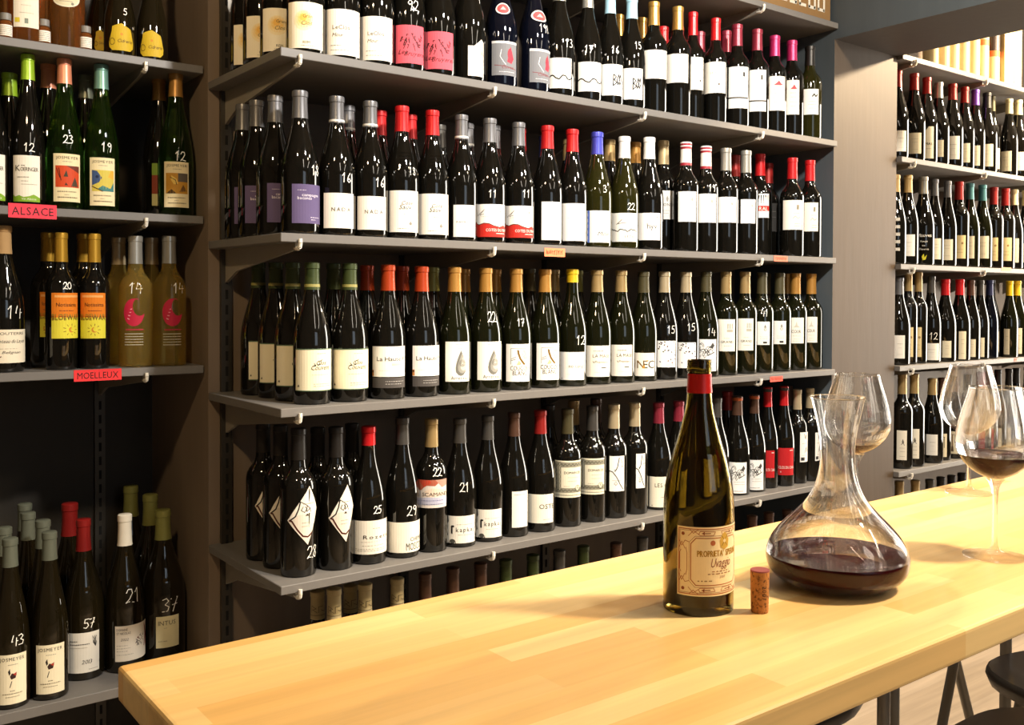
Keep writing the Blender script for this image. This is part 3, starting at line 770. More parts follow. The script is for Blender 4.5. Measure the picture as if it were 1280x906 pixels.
@design('#dcc998')
def rtan(c):
    c.C(.72, .66, .004, '#7a5a3a', 1, 10); c.C(.72, .66, .0024, '#a88a58', 1.4, 8); c.M(.3, .8, .4, '#8a7a54'); c.M(.3, .8, .25, '#8a7a54')
@design('#e8e2d0')
def rfig(c):
    c.P([(.5, .62), (.6, .72), (.72, .6), (.6, .54)], '#6a665c'); c.L([(.45, .52), (.6, .6), (.75, .5)], .0008, '#4a463e'); c.M(.3, .8, .4); c.M(.35, .8, .28); c.M(.3, .8, .12)
@design('#e4d9bc')
def rtool(c):
    c.R(.42, .3, .5, .85, '#7a5c44', 1); c.P([(.36, .1), (.56, .1), (.52, .34), (.4, .34)], '#5a4a3a', 1.3); c.L([(.2, .86), (.75, .86)], .0009, '#6a5c48'); c.L([(.7, .86), (.7, .4)], .0012, '#6a5c48')
@design('#a82430')
def rred(c):
    c.M(.2, .9, .2, '#e8d0c8', .03); c.M(.2, .9, .12, '#e8d0c8', .03)
@design('#ebe5cf')
def rdiag(c):
    c.P([(0, 1), (0, .72), (.55, 1)], '#1a1612', 3); c.T('MAS', .3, .42, .08, '#5a5644'); c.M(.3, .8, .3, '#8a8470')
@design('#ede8da')
def kon(c):
    c.P([(0, 0), (1, 0), (1, .09), (.9, .12), (.76, .16), (.6, .12), (.42, .1), (.26, .14), (.1, .11), (0, .15)], '#7fa82c', 1)
    c.T('K', .09, .66, .13, '#3a362e'); c.T('OERINGER', .27, .66, .085, '#3a362e', fit=.66, gap=.05); c.M(.3, .45, .77, '#6a665a', .02); c.M(.15, .6, .52, '#8a8678', .02); c.M(.3, .55, .44); c.M(.3, .9, .37); c.T('Vin Alsace', .3, .04, .045, '#f0f4dc', fit=.55)
def jos(cc, art):
    cc.T('JOSMEYER', .1, .89, .055, '#5a5240', fit=.82, gap=.16); cc.M(.35, .7, .83); cc.M(.15, .85, .2, '#8a8068', .022); cc.M(.42, .6, .14); cc.M(.15, .9, .08, '#6a604c', .022)
    art(cc)
@design('#e6d8ae')
def josred(c):
    def art(c):
        c.R(.08, .3, .94, .75, '#c4441c', 1); c.P([(.45, .75), (.94, .6), (.94, .75)], '#6a3020', 1.3); c.P([(.36, .52), (.46, .66), (.52, .52)], '#3a3a2a', 1.4); c.P([(.62, .32), (.76, .52), (.9, .32)], '#4a3a2a', 1.4); c.L([(.12, .7), (.24, .5)], .001, '#7a2a14', 1.4); c.L([(.2, .7), (.28, .44)], .001, '#7a2a14', 1.4); c.P([(.4, .34), (.44, .4), (.52, .34)], '#3a2a1a', 1.4)
    jos(c, art)
@design('#e6d8ae')
def josblue(c):
    def art(c):
        c.R(.1, .3, .94, .74, '#c9b84e', 1); c.P([(.1, .74), (.3, .72), (.48, .58), (.36, .48), (.1, .42)], '#3a5078', 1.3); c.P([(.3, .34), (.5, .42), (.8, .36), (.94, .5), (.94, .3), (.5, .3)], '#3f7a78', 1.3); c.C(.3, .6, .0035, '#1f2a4a', 1.6); c.P([(.7, .6), (.82, .74), (.94, .74), (.94, .55)], '#d8a83c', 1.4); c.L([(.1, .4), (.5, .3)], .0012, '#8a5a2a', 1.6)
    jos(c, art)
@design('#e6d8ae')
def josgold(c):
    def art(c):
        c.R(.08, .3, .94, .75, '#b8862c', 1); c.R(.55, .56, .94, .75, '#5a5248', 1.3); c.P([(.3, .7), (.5, .62), (.56, .52), (.4, .5), (.28, .6)], '#d9b85a', 1.4); c.L([(.25, .66), (.45, .6), (.5, .5)], .0009, '#4a3418', 1.6); c.P([(.6, .34), (.75, .5), (.9, .36)], '#6a4a20', 1.4); c.P([(.1, .3), (.3, .4), (.5, .3)], '#4a3418', 1.4)
    jos(c, art)
@design('#c8c08a')
def josdim(c):
    c.R(0, .72, 1, 1, '#7fa03a', 1); c.R(0, .28, 1, .72, '#8a3a24', 1)
@design('#d97a1e')
def noti(c):
    c.R(0, 0, 1, .46, '#d9cf3e', 1); c.R(.1, .9, .9, .95, '#e8a860', 1); c.T('Notissima', .18, .7, .085, '#5a2a14', fit=.74); c.M(.3, .85, .6, '#7a3a1a', .016); c.T('BLOEWAR', .02, .42, .12, '#d9d04a', fit=.96, layer=2.2); c.T('BLOEWAR', .02, .4, .1, '#b85a1a', fit=.96, layer=2.5)
    c.C(.58, .19, .0062, '#c8862c', 1.5, 16); c.C(.62, .2, .005, '#d9cf3e', 1.8, 16)
    for i in range(9): c.L([(.56 + .16 * math.cos(i * .7), .19 + .09 * math.sin(i * .7)), (.56 + .23 * math.cos(i * .7), .19 + .13 * math.sin(i * .7))], .0007, '#c8862c', 1.6)
@design(None)
def moon(c):
    pts = [(.5 + .5 * math.cos(a), .72 + .28 * math.sin(a)) for a in [1.0 + i * (2 * PI - 1.4) / 18 for i in range(19)]]
    inn = [(.78 + .33 * math.cos(a), .84 + .19 * math.sin(a)) for a in [5.9 - i * (5.9 - 2.0) / 10 for i in range(11)]]
    c.P(pts + inn, '#b81e3c', 0)
    for k in range(4): c.L([(.2 + .05 * k, .6 + .06 * k), (.3 + .04 * k, .58 + .07 * k)], .0009, '#e8b0b8', 1)
    c.R(.1, .36, .95, .385, '#a82438', 0)
    for k in range(5): c.M(.05, .95, .28 - k * .055, '#d8d0b8', .014, k)
@design('#e9dfc8')
def mag14(c):
    c.T('VIN-SOUTERRE', .1, .84, .08, '#8a7a6a', fit=.85); c.T('Coteau du Layon', .3, .6, .11, '#6a5a4c', shear=.35, fit=.66); c.M(.4, .8, .42, '#a89a88'); c.T('Belignan', .45, .28, .08, '#7a6a5c', shear=.35, fit=.42); c.L([(.2, .12), (.32, .2), (.4, .12), (.46, .2)], .0012, '#a83a2c')
@design('#e8dfc2')
def josfl(c):
    c.T('JOSMEYER', .06, .87, .07, '#5a5240', fit=.86, gap=.2); c.M(.35, .7, .79); c.P([(.34, .66), (.4, .72), (.42, .62), (.38, .58)], '#2a2420'); c.P([(.4, .56), (.46, .62), (.62, .6), (.58, .52), (.44, .5)], '#3a2420'); c.P([(.5, .6), (.62, .64), (.6, .56)], '#a83a2c', 2); c.L([(.4, .34), (.46, .46)], .0009, '#3a2c24'); c.M(.42, .6, .26, '#6a604c', .016); c.M(.15, .85, .2, '#8a8068', .018); c.M(.25, .75, .14, '#8a8068', .014)
@design('#dedad0')
def m57(c):
    c.M(.05, .3, .78, '#6a6864', .024); c.M(.05, .68, .7, '#4a4846', .024); c.M(.05, .6, .62); c.T('2013', .42, .22, .1, '#4a4644', shear=.2); c.M(.66, .95, .07, '#8a8680', .016)
    for i in range(8): c.L([(.76 + .02 * i, .9 - .03 * (i % 3)), (.78 + .02 * ((i * 3) % 7), .72 + .03 * (i % 2)), (.86, .62)], .0005, '#6a6864')
@design('#e6dccb')
def nicol(c):
    c.T('DOMAINE', .05, .86, .065, '#5a4a40', fit=.36); c.T('ST NICOLAS', .05, .76, .065, '#5a4a40', fit=.46); c.T('2022', .18, .58, .07, '#4a3a34', shear=.25); c.M(.05, .4, .44); c.M(.05, .5, .36); c.M(.05, .4, .28); c.M(.05, .6, .18)
    c.P([(.78, .95), (.86, .82), (.92, .6), (.9, .3), (.86, .3), (.86, .55), (.8, .28), (.77, .3), (.83, .62), (.8, .8)], '#8a2c1e'); 
    rnd = random.Random(9)
    for i in range(14): x, y = rnd.uniform(.52, .78), rnd.uniform(.3, .68); c.L([(x, y), (x + rnd.uniform(-.05, .05), y + rnd.uniform(-.06, .06)), (x + rnd.uniform(-.05, .05), y + .05)], .0007, '#7a6458')
    c.P([(.53, .6), (.58, .64), (.58, .56)], '#7a2a1c')
@design('#e2d8ae')
def stus(c):
    c.T('INTUS', .1, .72, .14, '#8a8468', fit=.75, gap=.12); c.M(.35, .5, .62); c.M(.1, .5, .2, '#8a8468', .018)
@design(None)
def shield(c):
    c.P([(.5, 1), (.86, .82), (.9, .7), (1, .3), (.98, .12), (.84, .0), (.14, .0), (.02, .12), (.0, .3), (.12, .7), (.14, .88)], '#c2a322', 0)
    c.L([(.14 + .1 * math.cos(t), .32 + .12 * math.sin(t)) for t in [i * .5 for i in range(13)]], .0007, '#6a5414'); c.T('Cidrerie', .34, .3, .12, '#8a5a2a', shear=.3, fit=.6); c.C(.5, .6, .003, '#c8862c', 1)
@design('#e4dccb')
def roselab(c):
    c.T('IGP', .46, .86, .04, '#8a8478'); c.M(.3, .75, .74, '#b0a898', .014); c.M(.25, .8, .6, '#b0a898', .014); c.M(.3, .7, .46, '#b0a898', .014); c.R(.06, .1, .26, .2, '#d0c03a'); c.R(.44, .08, .58, .19, '#7a8478'); c.M(.25, .8, .3, '#b0a898', .014)
@design(None)
def roundlab(c):
    c.C(.5, .5, c.W / 2, '#dcd6bc', 0, 28, c.H / 2); c.C(.5, .5, c.W / 2 * .86, '#cfc8a8', .6, 28, c.H / 2 * .86); c.M(.25, .75, .3, '#6a6450', .03); c.C(.72, .2, .003, '#7a7a6a', 1.5)
@design(None)
def medal(c):
    c.C(.5, .5, c.W / 2, '#d8d4cc', 0, 20, c.H / 2); c.C(.5, .5, c.W / 2 * .8, '#b04a4a', .6, 20, c.H / 2 * .8); c.P([(.3, .4), (.5, .7), (.7, .4)], '#d8b0a8', 1)
@design(None)
def printed(c):
    c.T('Mauves', .1, .88, .13, '#f2eee4', fit=.9, layer=0); c.T('Rouge', .3, .68, .07, '#e8e4da', layer=0); c.T('Vin', .4, .52, .06, '#e8e4da', layer=0); c.T('Fievres', .25, .38, .08, '#e8e4da', layer=0); c.P([(.45, 0), (.38, .14), (.5, .24), (.55, .1), (.7, .2), (.62, .02)], '#c8c02c', 0)
@design(None)
def handlist(c):
    for k in range(5): c.M(.0, 1, .12 + k * .17, '#e8e4da', .07, k)
@design('#b3a276')
def capprint(c):
    c.L([(.2, .3), (.2, .8), (.4, .6), (.25, .5), (.45, .3)], .0009, '#3a3428'); c.L([(.5, .3), (.5, .75), (.7, .75)], .0009, '#3a3428'); c.L([(.6, .5), (.78, .34), (.85, .7)], .0009, '#3a3428'); c.R(0, .08, 1, .12, '#6a6048')
# --- the shelf below the carton (row, x, cap top, type, capsule, glass, label box, design, pen marks, label)
b('S1',3,310,None,'bu','gold','dk',(292.5,327,31,81),'wash',0,'hindmost of the four bottles with orange washed cream labels at the shelf end')
b('S1',2,327,None,'bu','gold','dk',(308.5,346,20,72),'wash',0,'third back of the four bottles with orange washed cream labels')
b('S1',1,349,None,'bu','gold','dk',(329,368,10,64),'wash',0,'second back of the four bottles with orange washed cream labels')
b('S1',0,382,None,'bu','gold','dk',(361,403,2,60),'wash',0,'front bottle of the orange washed cream label file, standing over the shelf corner')
b('S1',0,427,None,'bu','gold','dk',(405,449,11,69),'clos',0,'dark bottle with plain white label beside the orange washed one')
b('S1',0,470,None,'bu','gold','dk',(450,490,20,75),'clos',0,'dark bottle with plain white label next to the pink labelled pair')
b('S1',0,510,None,'bu','dgrey','dk',(495,529,31,79),'pink',[('92',516,7,14)],'pink labelled bottle beside a white label, with white pen number 92')
b('S1',0,548,None,'bu','dgrey','dk',(529,566,39,86),'pink',0,'pink labelled bottle beside the bottle with the slanted white label')
b('S1',0,586,None,'bu','dgrey','dk',(585,604,48,95),'slantwhite',[('7',601,2,12)],'dark bottle with white label cut slanting, beside the pink pair')
b('S1',0,626,None,'bu','dgrey','bl',(615,645,51,94),'silverred',0,'navy bottle with silver and red label, nearer the pink labels',med=(628,11))
b('S1',0,667,None,'bu','dgrey','bl',(662,687,61,103),'silverred',[('191',680,36,11)],'navy bottle with silver and red label, penned 191',med=(672,20))
b('S1',0,699,None,'bu','silver','dk',(687,714,72,110),'mountain',[('13',711,54,11)],'white mountain line label and silver capsule, beside the navy bottles')
b('S1',0,735,None,'bu','silver','dk',(723,751,77,114),'mountain',[('17',736,61,10)],'white mountain line label and silver capsule, beside pale blue capsules')
b('S1',0,762,None,'bu','lblue','dk',(753,778,80,119),'boo',[('16',769,62,10)],'pale blue capsuled bottle with scrawled white label, penned 16')
b('S1',0,789,None,'bu','lblue','dk',(779,803,85,124),'boo',[('15',797,57,10)],'pale blue capsuled bottle with scrawled white label beside the gold capsules')
b('S1',0,817,3,'bo','gold','dk',(803.5,833,62,98),'plain',0,'gold capsuled high-shouldered bottle with blank cream label, next to pale blue capsule')
b('S1',0,847,9,'bo','gold','dk',(834,860,67,103),'plain',0,'gold capsuled high-shouldered bottle with blank cream label, next to red capsules')
b('S1',.35,867,16,'bo','red','dk',(861,879,71,112),'dotcream',0,'bright red capsule and cream label, half behind the gold capsuled bottle')
b('S1',0,893,23,'bo','red','dk',(880,907,77,116),'dotcream',0,'bright red capsule and cream label, standing fully in front')
b('S1',0,921,31,'bo','wine','dk',(911,935,83,135),'stripe',0,'wine red capsule, white label crossed by a black line, beside the bright red capsule')
b('S1',0,946,37,'bo','wine','dk',(936,957.5,87,139),'stripe',0,'wine red capsule, white label crossed by a black line, beside the magenta capsule')
b('S1',0,968,45,'bo','mag','dk',(959,981,95,138),'redhill',0,'magenta capsule and cream label with red hill, beside wine red capsule')
b('S1',0,989.5,51,'bo','mag','dk',(982,999,100,143),'redhill',0,'magenta capsule and cream label with red hill, beside the pale green bottle')
b('S1',0,1012,58,'bo','black','ol',(1002,1023,111,143),'swish',0,'olive glass bottle with black capsule and white label, closest to the pier')
b('S1',1,773,19,'bo','gold','dk',0,0,0,'gold capsule showing between the two pale blue capsules')
b('S1',1,802,23,'bo','gold','dk',0,0,0,'gold capsule peeping out between pale blue capsule and front gold capsule')
b('S1',1,829,39,'bo','red','dk',0,0,0,'dim red capsule peeping between the two front gold capsules')
b('S1',1,853,33,'bo','red','dk',0,0,0,'red capsule peeping out behind the second front gold capsule')
b('S1',1,873,40,'bo','wine','dk',0,0,0,'wine red capsule behind, between the two bright red capsules')
b('S1',1,908,39,'bo','wine','dk',0,0,0,'wine red capsule peeping out behind the first black line label')
# --- the shelf with the violet labels
b('S2',3,303.5,131,'bu','grey','dk',(293,322,234,280),'violetl',0,'hindmost of the four violet labelled bottles at the shelf end')
b('S2',2,321,126,'bu','grey','dk',(306.5,341,232,279),'violetl',0,'third back of the four violet labelled bottles')
b('S2',1,344,120,'bu','grey','dk',(334,364,229,278),'violetl',0,'second back of the four violet labelled bottles')
b('S2',0,375,114,'bu','grey','dk',(365,398,230,279),'violetl',[('18',394,213,13)],'front bottle of the violet labelled file, standing over the shelf corner')
b('S2',0,421,121,'bu','grey','dk',(405,441.5,241,285),'nada',[('16',433,222,12)],'white NADA label and ringed grey capsule, beside the violet label',band=(.815,.83,'#d8d6d0'))
b('S2',0,463,127,'bu','grey','dk',(447,482,245,287),'nada',[('16',475,228,12)],'white NADA label and ringed grey capsule, beside the embossed red capsuled pair',band=(.815,.83,'#d8d6d0'))
b('S2',0,502,133,'bu','red','dk',(487,522,238,290),'cote',[('18',515,214,10)],'red capsule, embossed shoulder and rough white label, next to a NADA label',emb=1)
b('S2',0,541,138.5,'bu','red','dk',(524.5,560,242,293),'cote',0,'red capsule, embossed shoulder and rough white label, second of that pair',emb=1)
b('S2',0,576,144,'bu','grey','dk',(567,592.5,256,296),'faint',0,'ringed grey capsule and white label, between embossed bottle and red wave label',band=(.815,.83,'#d8d6d0'))
b('S2',0,612,148.5,'bu','grey','dk',(593.5,630.5,255,296),'rhone',[('11',616,242,10)],'white label with red wavy base, first of the pair along the shelf')
b('S2',0,648,153.5,'bu','grey','dk',(630.5,666,257,297),'rhone',[('11',658,242,10)],'white label with red wavy base, beside the red capsuled pair')
b('S2',0,684,157.5,'bu','red','dk',(677,701,252,300),'rough',0,'red capsule with deckle white label, above the orange tag')
b('S2',0,715,162,'bu','red','dk',(700.5,732,254,301),'rough',0,'red capsule with deckle white label, beside the blue capsule')
b('S2',0,746,165.5,'bu','blue','ol',(731.5,762.5,263,303),'blueband',[('3',756,236,10)],'blue capsule bottle with blue banded white label')
b('S2',0,780,171,'bu','white','ol',(764,795.5,266,302),'wave',[('22',789,258,9)],'white capsule, olive glass and label with a black wavy line')
b('S2',0,811,172,'bu','white','dk',(798,825,266,300),'hyv',0,'white capsule, dark glass and plain white script label')
b('S2',.9,829,176,'bo','pgold','dk',(823,841,238,274),'crest',[('1',836,230,9)],'pale gold capsuled high-shouldered bottle tucked behind the white capsules')
b('S2',0,857,178,'bo','wred','dk',(848,870,239,277),'smallcrest',0,'red and white banded capsule, nearer the white capsules',band=(.935,1.,'#9a2030'),bandlow=(.785,.81,'#9a2030'))
b('S2',0,882,183,'bo','wred','dk',(872,895,242,278),'smallcrest',[('19',890,235,9)],'red and white banded capsule, penned 19',band=(.935,1.,'#9a2030'),bandlow=(.785,.81,'#9a2030'))
b('S2',0,907,185.5,'bo','silver','dk',(897,920,246,278),'smallcrest',0,'silver capsule and white label beside the banded capsules')
b('S2',0,932,188.5,'bo','silver','dk',(926,944,249,279),'smallcrest',0,'silver capsule and narrow white label beside the red band label')
b('S2',.9,950,192.5,'bo','red','dk',(944,961,242,272),'redgral',[('1',957,236,8)],'red capsule and white label crossed by a red band')
b('S2',0,990,197.5,'bo','red','dk',(979,1002.5,250,287),'emblem',0,'red capsule and cream emblem label, first after the gap by the coral tag')
b('S2',0,1012,200.5,'bo','red','dk',(1003.5,1022.5,253,289),'emblem',0,'red capsule and cream emblem label, closest to the pier')
b('S2',1,440,133,'bu','grey','dk',0,0,0,'grey capsule standing behind, between the two NADA bottles',band=(.815,.83,'#d8d6d0'))
b('S2',1,478,139,'bu','red','dk',0,0,0,'red capsule behind, between NADA bottle and embossed red capsule')
b('S2',1,515,144,'bu','red','dk',0,0,0,'red capsule behind, between the two embossed red capsuled bottles')
b('S2',1,553,157,'bu','dgrey','dk',0,0,0,'dim grey capsule behind, after the second embossed red capsule')
b('S2',1,586,155,'bu','grey','dk',0,0,0,'grey capsule behind the white label beside the red wave pair',band=(.815,.83,'#d8d6d0'))
b('S2',1,624,158,'bu','grey','dk',0,0,0,'grey capsule behind, between the two red wave labels')
b('S2',1,657,161,'bu','red','dk',0,0,0,'red capsule behind the second red wave label')
b('S2',1,668,168.5,'bu','dblue','dk',0,0,0,'dark blue capsule behind, before the red capsuled deckle label')
b('S2',1,698,173,'bu','tan','dk',0,0,0,'tan capsule behind, between the two deckle labelled bottles')
b('S2',1,762,175,'bu','tan','dk',0,0,0,'tan capsule behind, between blue capsule and white capsule')
b('S2',1,794,178,'bu','ochre','dk',0,0,0,'ochre capsule behind, between the two white capsules')
b('S2',1.2,919,194,'bo','dred','dk',0,0,0,'dark red capsule behind, between the two silver capsules')
b('S2',1.2,959,204,'bo','dred','dk',(960,972,254,289),'darklab',0,'dark red capsule and dark label, standing behind the red band label')
# --- the shelf of cream labels
b('S3',3,323,328,'bu','dgreen','dk',(311,343,426,475),'couvent',0,'hindmost of the four green capsuled bottles with cream labels',band=(.825,.845,'#8a8448'))
b('S3',2,345,328,'bu','dgreen','dk',(325,366,429,479),'couvent',0,'third back of the four green capsuled bottles with cream labels',band=(.825,.845,'#8a8448'))
b('S3',1,366,328,'bu','dgreen','dk',(346,388,431,483),'couvent',0,'second back of the four green capsuled bottles with cream labels',band=(.825,.845,'#8a8448'))
b('S3',0,390,328,'bu','dgreen','dk',(370,413,436,489),'couvent',0,'front bottle of the green capsuled file, standing over the shelf corner',band=(.825,.845,'#8a8448'))
b('S3',0,437,329,'bu','dgreen','dk',(416,460,436,487),'couvent',0,'green capsule and cream script label beside an orange capsule',band=(.825,.845,'#8a8448'))
b('S3',0,485,331,'bu','orange','dk',(466,505.5,433,471),'haute',0,'orange capsule, white label over grey strip, beside the green capsule',low=(466,505.5,472,485,'hauteband'))
b('S3',0,527,333,'bu','orange','dk',(516,548,432,470),'haute',0,'orange capsule, white label over grey strip, beside the stone drop label',low=(516,548,471,483,'hauteband'))
b('S3',0,568,334,'bu','ochre','gr',(557,586,427,477),'drop',0,'grey stone drop label, next to the orange capsules')
b('S3',0,607,335,'bu','ochre','gr',(597,626,427,475),'drop',[('22',615,396,14)],'grey stone drop label, next to the little orange bird label')
b('S3',0,645,336,'bu','ochre','gr',(633,661.5,430,477),'coucou',[('17',651,403,10)],'white label with little orange bird, beside the stone drop')
b('S3',0,681,336.5,'bu','ochre','gr',(671,698.5,429,475),'coucou',0,'white label with little orange bird, beside the yellow capsule')
b('S3',0,715,336.5,'bu','yellow','gr',(700.5,730,440,475),'notang',[('12',726,425,12)],'short bright yellow capsule with low plain white label',cz=.885)
b('S3',0,746,337.5,'bu','tan','gr',(730.5,761.5,432,471),'lamase',0,'tan capsule, cream label with bold heading, beside the yellow capsule')
b('S3',0,776,338,'bu','tan','gr',(761.5,790,431,470),'lamase',0,'tan capsule, cream label with bold heading, beside the gold lettered label')
b('S3',0,804,339.5,'bu','dolive','gr',(790,818,441,470),'nec',0,'low cream label with big gold and black letters')
b('S3',0,830,339.5,'bu','ltan','dk',(817,844,426,459),'confetti',[('15',839,412,10)],'white confetti label, nearer the gold lettered bottle')
b('S3',0,857,340,'bu','ltan','dk',(845,869.5,428,460),'confetti',[('15',864,409,10)],'white confetti label, right behind the red banded table bottle')
b('S3',0,882,339.5,'bu','dolive','gr',(870,895,424,464),'sketch',[('14',889,415,10)],'black ink sketch label on the shelf above the red labels')
b('S3',0,907,339.5,'bo','tan','gr',(894,918.5,399,439),'grand',0,'high-shouldered bottle with tall white castle label, beside the ink sketch')
b('S3',0,931,339.5,'bo','tan','gr',(920,941.5,398,438),'grand',0,'high-shouldered bottle with tall white castle label, second of that pair')
b('S3',0,952,340.5,'bo','dolive','gr',(942.5,962,402,431),'crown',[('41',956,391,9)],'dark capsule and short white crest label, penned 41')
b('S3',0,974,341,'bo','dolive','gr',(964,982.5,401,430),'crown',0,'dark capsule and short white crest label, above the red tag')
b('S3',0,994,341.5,'bo','ochre','gr',(984,1004.5,397,429),'castle',0,'ochre capsule and pale castle label, second from the pier')
b('S3',0,1014,342,'bo','ochre','gr',(1005,1021.5,396,428),'castle',0,'ochre capsule and pale castle label, closest to the pier')
b('S3',1,417,329,'bu','dgreen','dk',0,0,0,'green capsule behind, between the two front green capsuled bottles')
b('S3',1,459,331.5,'bu','orange','dk',0,0,0,'orange capsule behind, next to the second front green capsule')
b('S3',1,503,332.5,'bu','orange','dk',0,0,0,'orange capsule behind, between the two front orange capsules')
b('S3',1,541,334,'bu','lolive','dk',0,0,0,'dull olive capsule behind, beside the second orange capsule')
b('S3',1,580,336,'bu','ochre','gr',0,0,0,'ochre capsule behind the first stone drop bottle')
b('S3',1,619,336.5,'bu','ochre','gr',0,0,0,'ochre capsule behind the second stone drop bottle')
b('S3',1,666,336,'bu','dolive','dk',0,0,0,'dark olive capsule behind, between the two bird labels')
b('S3',1,689,337,'bu','tan','dk',0,0,0,'tan capsule behind the second bird label')
b('S3',1,721,338,'bu','lolive','dk',0,0,0,'olive capsule right behind the yellow capsule')
b('S3',1,957,342,'bo','dolive','dk',0,0,0,'dark capsule behind, between the two crest labels')
b('S3',1,983,342,'bo','ochre','dk',0,0,0,'ochre capsule behind the first castle label by the pier')
# --- the shelf of diamond labels
b('S4',2,329,528.5,'bo','black','dk',(318.7,347,592,662),'diamond',0,'hindmost of the diamond labelled bottles at the shelf end')
b('S4',1,350.5,531,'bo','black','dk',(336.5,370,600,672),'diamond',0,'second back of the diamond labelled bottles')
b('S4',0,373,535,'bo','black','dk',(359.5,395,608.5,682),'diamond',[('28',390.5,689,16)],'front diamond labelled bottle standing over the shelf corner, penned 28')
b('S4',0,420,533,'bo','black','dk',(411,441,606.5,678),'diamond',0,'diamond labelled bottle beside the wax red capsule')
b('S4',0,460.5,532.5,'bu','red','dk',(440,482,651,693),'rozeto',[('25',472,637,10)],'red capsule bottle with white Rozeto label, penned 25',cz=.86)
b('S4',0,503,521.5,'bu','dgrey','dk',(482.5,525,653,691),'moscou',[('29',515,638,13)],'white label with blocky lettering in its corner, penned 29')
b('S4',0,539,523,'bo','tan','dk',(521,557.5,600,635),'scam',[('22',547,590,11)],'rust and lilac painted label with tan capsule, penned 22')
b('S4',0,574.5,522.5,'bu','dgrey','dk',(556,593,645,679),'kap',[('21',581,609,12)],'white label with grey torn edge, penned 21')
b('S4',0,610,519,'bu','dgrey','dk',(593,626.5,637,672),'kap',0,'white label with grey torn edge, beside the narrow white slip label')
b('S4',0,641.5,515,'bu','brown','dk',(640,659,614,659),'slip',0,'brown capsule with narrow blank white slip label')
b('S4',0,675,512.5,'bu','dred','dk',(661,691,618,654),'oste',0,'dark red capsule with squarish cream label, beside the slip label')
b('S4',0,709,510.5,'bo','dolive','dk',(694,725.5,576,622),'deco',0,'ornate grey framed label, nearer the dark red capsule')
b('S4',0,740,507,'bo','dgrey','dk',(724.5,755,573,618),'deco',0,'ornate grey framed label, nearer the curved line labels')
b('S4',0,767,505,'bo','ltan','dk',(762,780,570,614),'jscript',0,'white label with sweeping grey curve, beside the ornate frames')
b('S4',0,793,503,'bo','ltan','dk',(795,806,567,610),'jscript',0,'white label with sweeping grey curve turned aside, beside the wine red capsule')
b('S4',0,823,503,'bu','wine','dk',(812,838,596,634),'lesc',0,'wine red capsule and low cream label, partly behind the table bottle')
b('S4',0,848,501,'bu','wine','dk',0,0,0,'wine red capsule right behind the neck of the table bottle')
b('S4',0,895,497,'bu','dgrey','dk',(888,911,585,622),'plain',0,'grey capsule, mostly hidden by the shoulder of the table bottle')
b('S4',0,921,495,'bu','brown','dk',(911,933,578,618),'sketch',0,'black ink scene label on the lower shelf, nearer the table bottle',top='#b0501c')
b('S4',0,943,493,'bu','brown','dk',(933.5,954,575,614),'sketch',0,'black ink scene label on the lower shelf, nearer the red labels',top='#b0501c')
b('S4',.1,959,484,'bu','red','dk',(953.5,968,563,597),'redlab',0,'solid red label half covered by the ink scene label',top='#3a3430')
b('S4',0,981,482.5,'bu','red','dk',(973,991.5,560,594),'redlab',0,'solid red label fully showing beside the white slip labels',top='#3a3430')
b('S4',0,1003,486,'bo','ltan','dk',(1000,1015,540,577),'slip2',0,'tan capsule with narrow white slip label, behind the decanter rim')
b('S4',0,1025,484,'bo','ltan','dk',(1019,1030,540,575),'slip2',0,'tan capsule with narrow white slip label, seen through the decanter')
b('S4',1,397,534,'bo','black','dk',0,0,0,'dark bottle behind, between the two front diamond labels')
b('S4',1,440,529,'bo','black','dk',0,0,0,'dark bottle behind, beside the wax red capsule')
b('S4',1,686,506,'bu','black','dk',0,0,0,'black capsule behind, beside the dark red capsule')
b('S4',1,717,500,'bo','tan','dk',0,0,0,'tan capsule behind the first ornate framed label')
b('S4',1,745,498,'bo','brown','dk',0,0,0,'brown capsule behind the second ornate framed label')
b('S4',1,995,481,'bo','brown','dk',0,0,0,'brown capsule behind, beside the solid red label')
b('S4',1,909,489,'bu','dred','dk',0,0,0,'dark red capsule behind, beside the neck of the table bottle')
# --- the lowest long shelf: only the tops show above the table
for x, y, r, cp, lb in ((397,738,1,'prt','printed cream capsule under the shelf corner, set back'),(418,735,0,'prt','printed cream capsule under the shelf corner, in front'),
        (438,731,1,'prt','printed cream capsule set back, third along the lowest shelf'),(456,729,0,'prt','printed cream capsule in front, fourth along the lowest shelf'),(497,722,0,'prt','printed cream capsule standing alone, fifth along the lowest shelf'),
        (531,716,0,'brown','dark capsule on the lowest shelf, first past the printed cream ones'),(566,709,0,'brown','dark capsule on the lowest shelf, second past the printed cream ones'),(601,703,0,'brown','dark capsule on the lowest shelf, third past the printed cream ones'),
        (632,699,0,'dgreen','dull green capsule on the lowest shelf, left of its pair'),(666,693,0,'dgreen','dark greenish capsule on the lowest shelf, fifth past the printed cream ones'),(699,687,0,'dgrey','grey capsule on the lowest shelf, below the ornate frames'),
        (729,682,0,'dgreen','dull green capsule on the lowest shelf, nearer the table bottle'),(770,678,0,'brown','dark capsule on the lowest shelf, second before the table bottle'),(803,671,0,'dgrey','dark capsule on the lowest shelf, just before the table bottle'),
        (940,644,0,'brown','brown capsule on the lowest shelf, first past the table bottle'),(961,640,0,'brown','brown capsule on the lowest shelf, second past the table bottle'),(984,637,0,'brown','brown capsule on the lowest shelf, third past the table bottle')):
    b('S5',r,x,y,'bo',cp,'dk',0,0,0,lb,capdz=('capprint' if cp=='prt' else None))
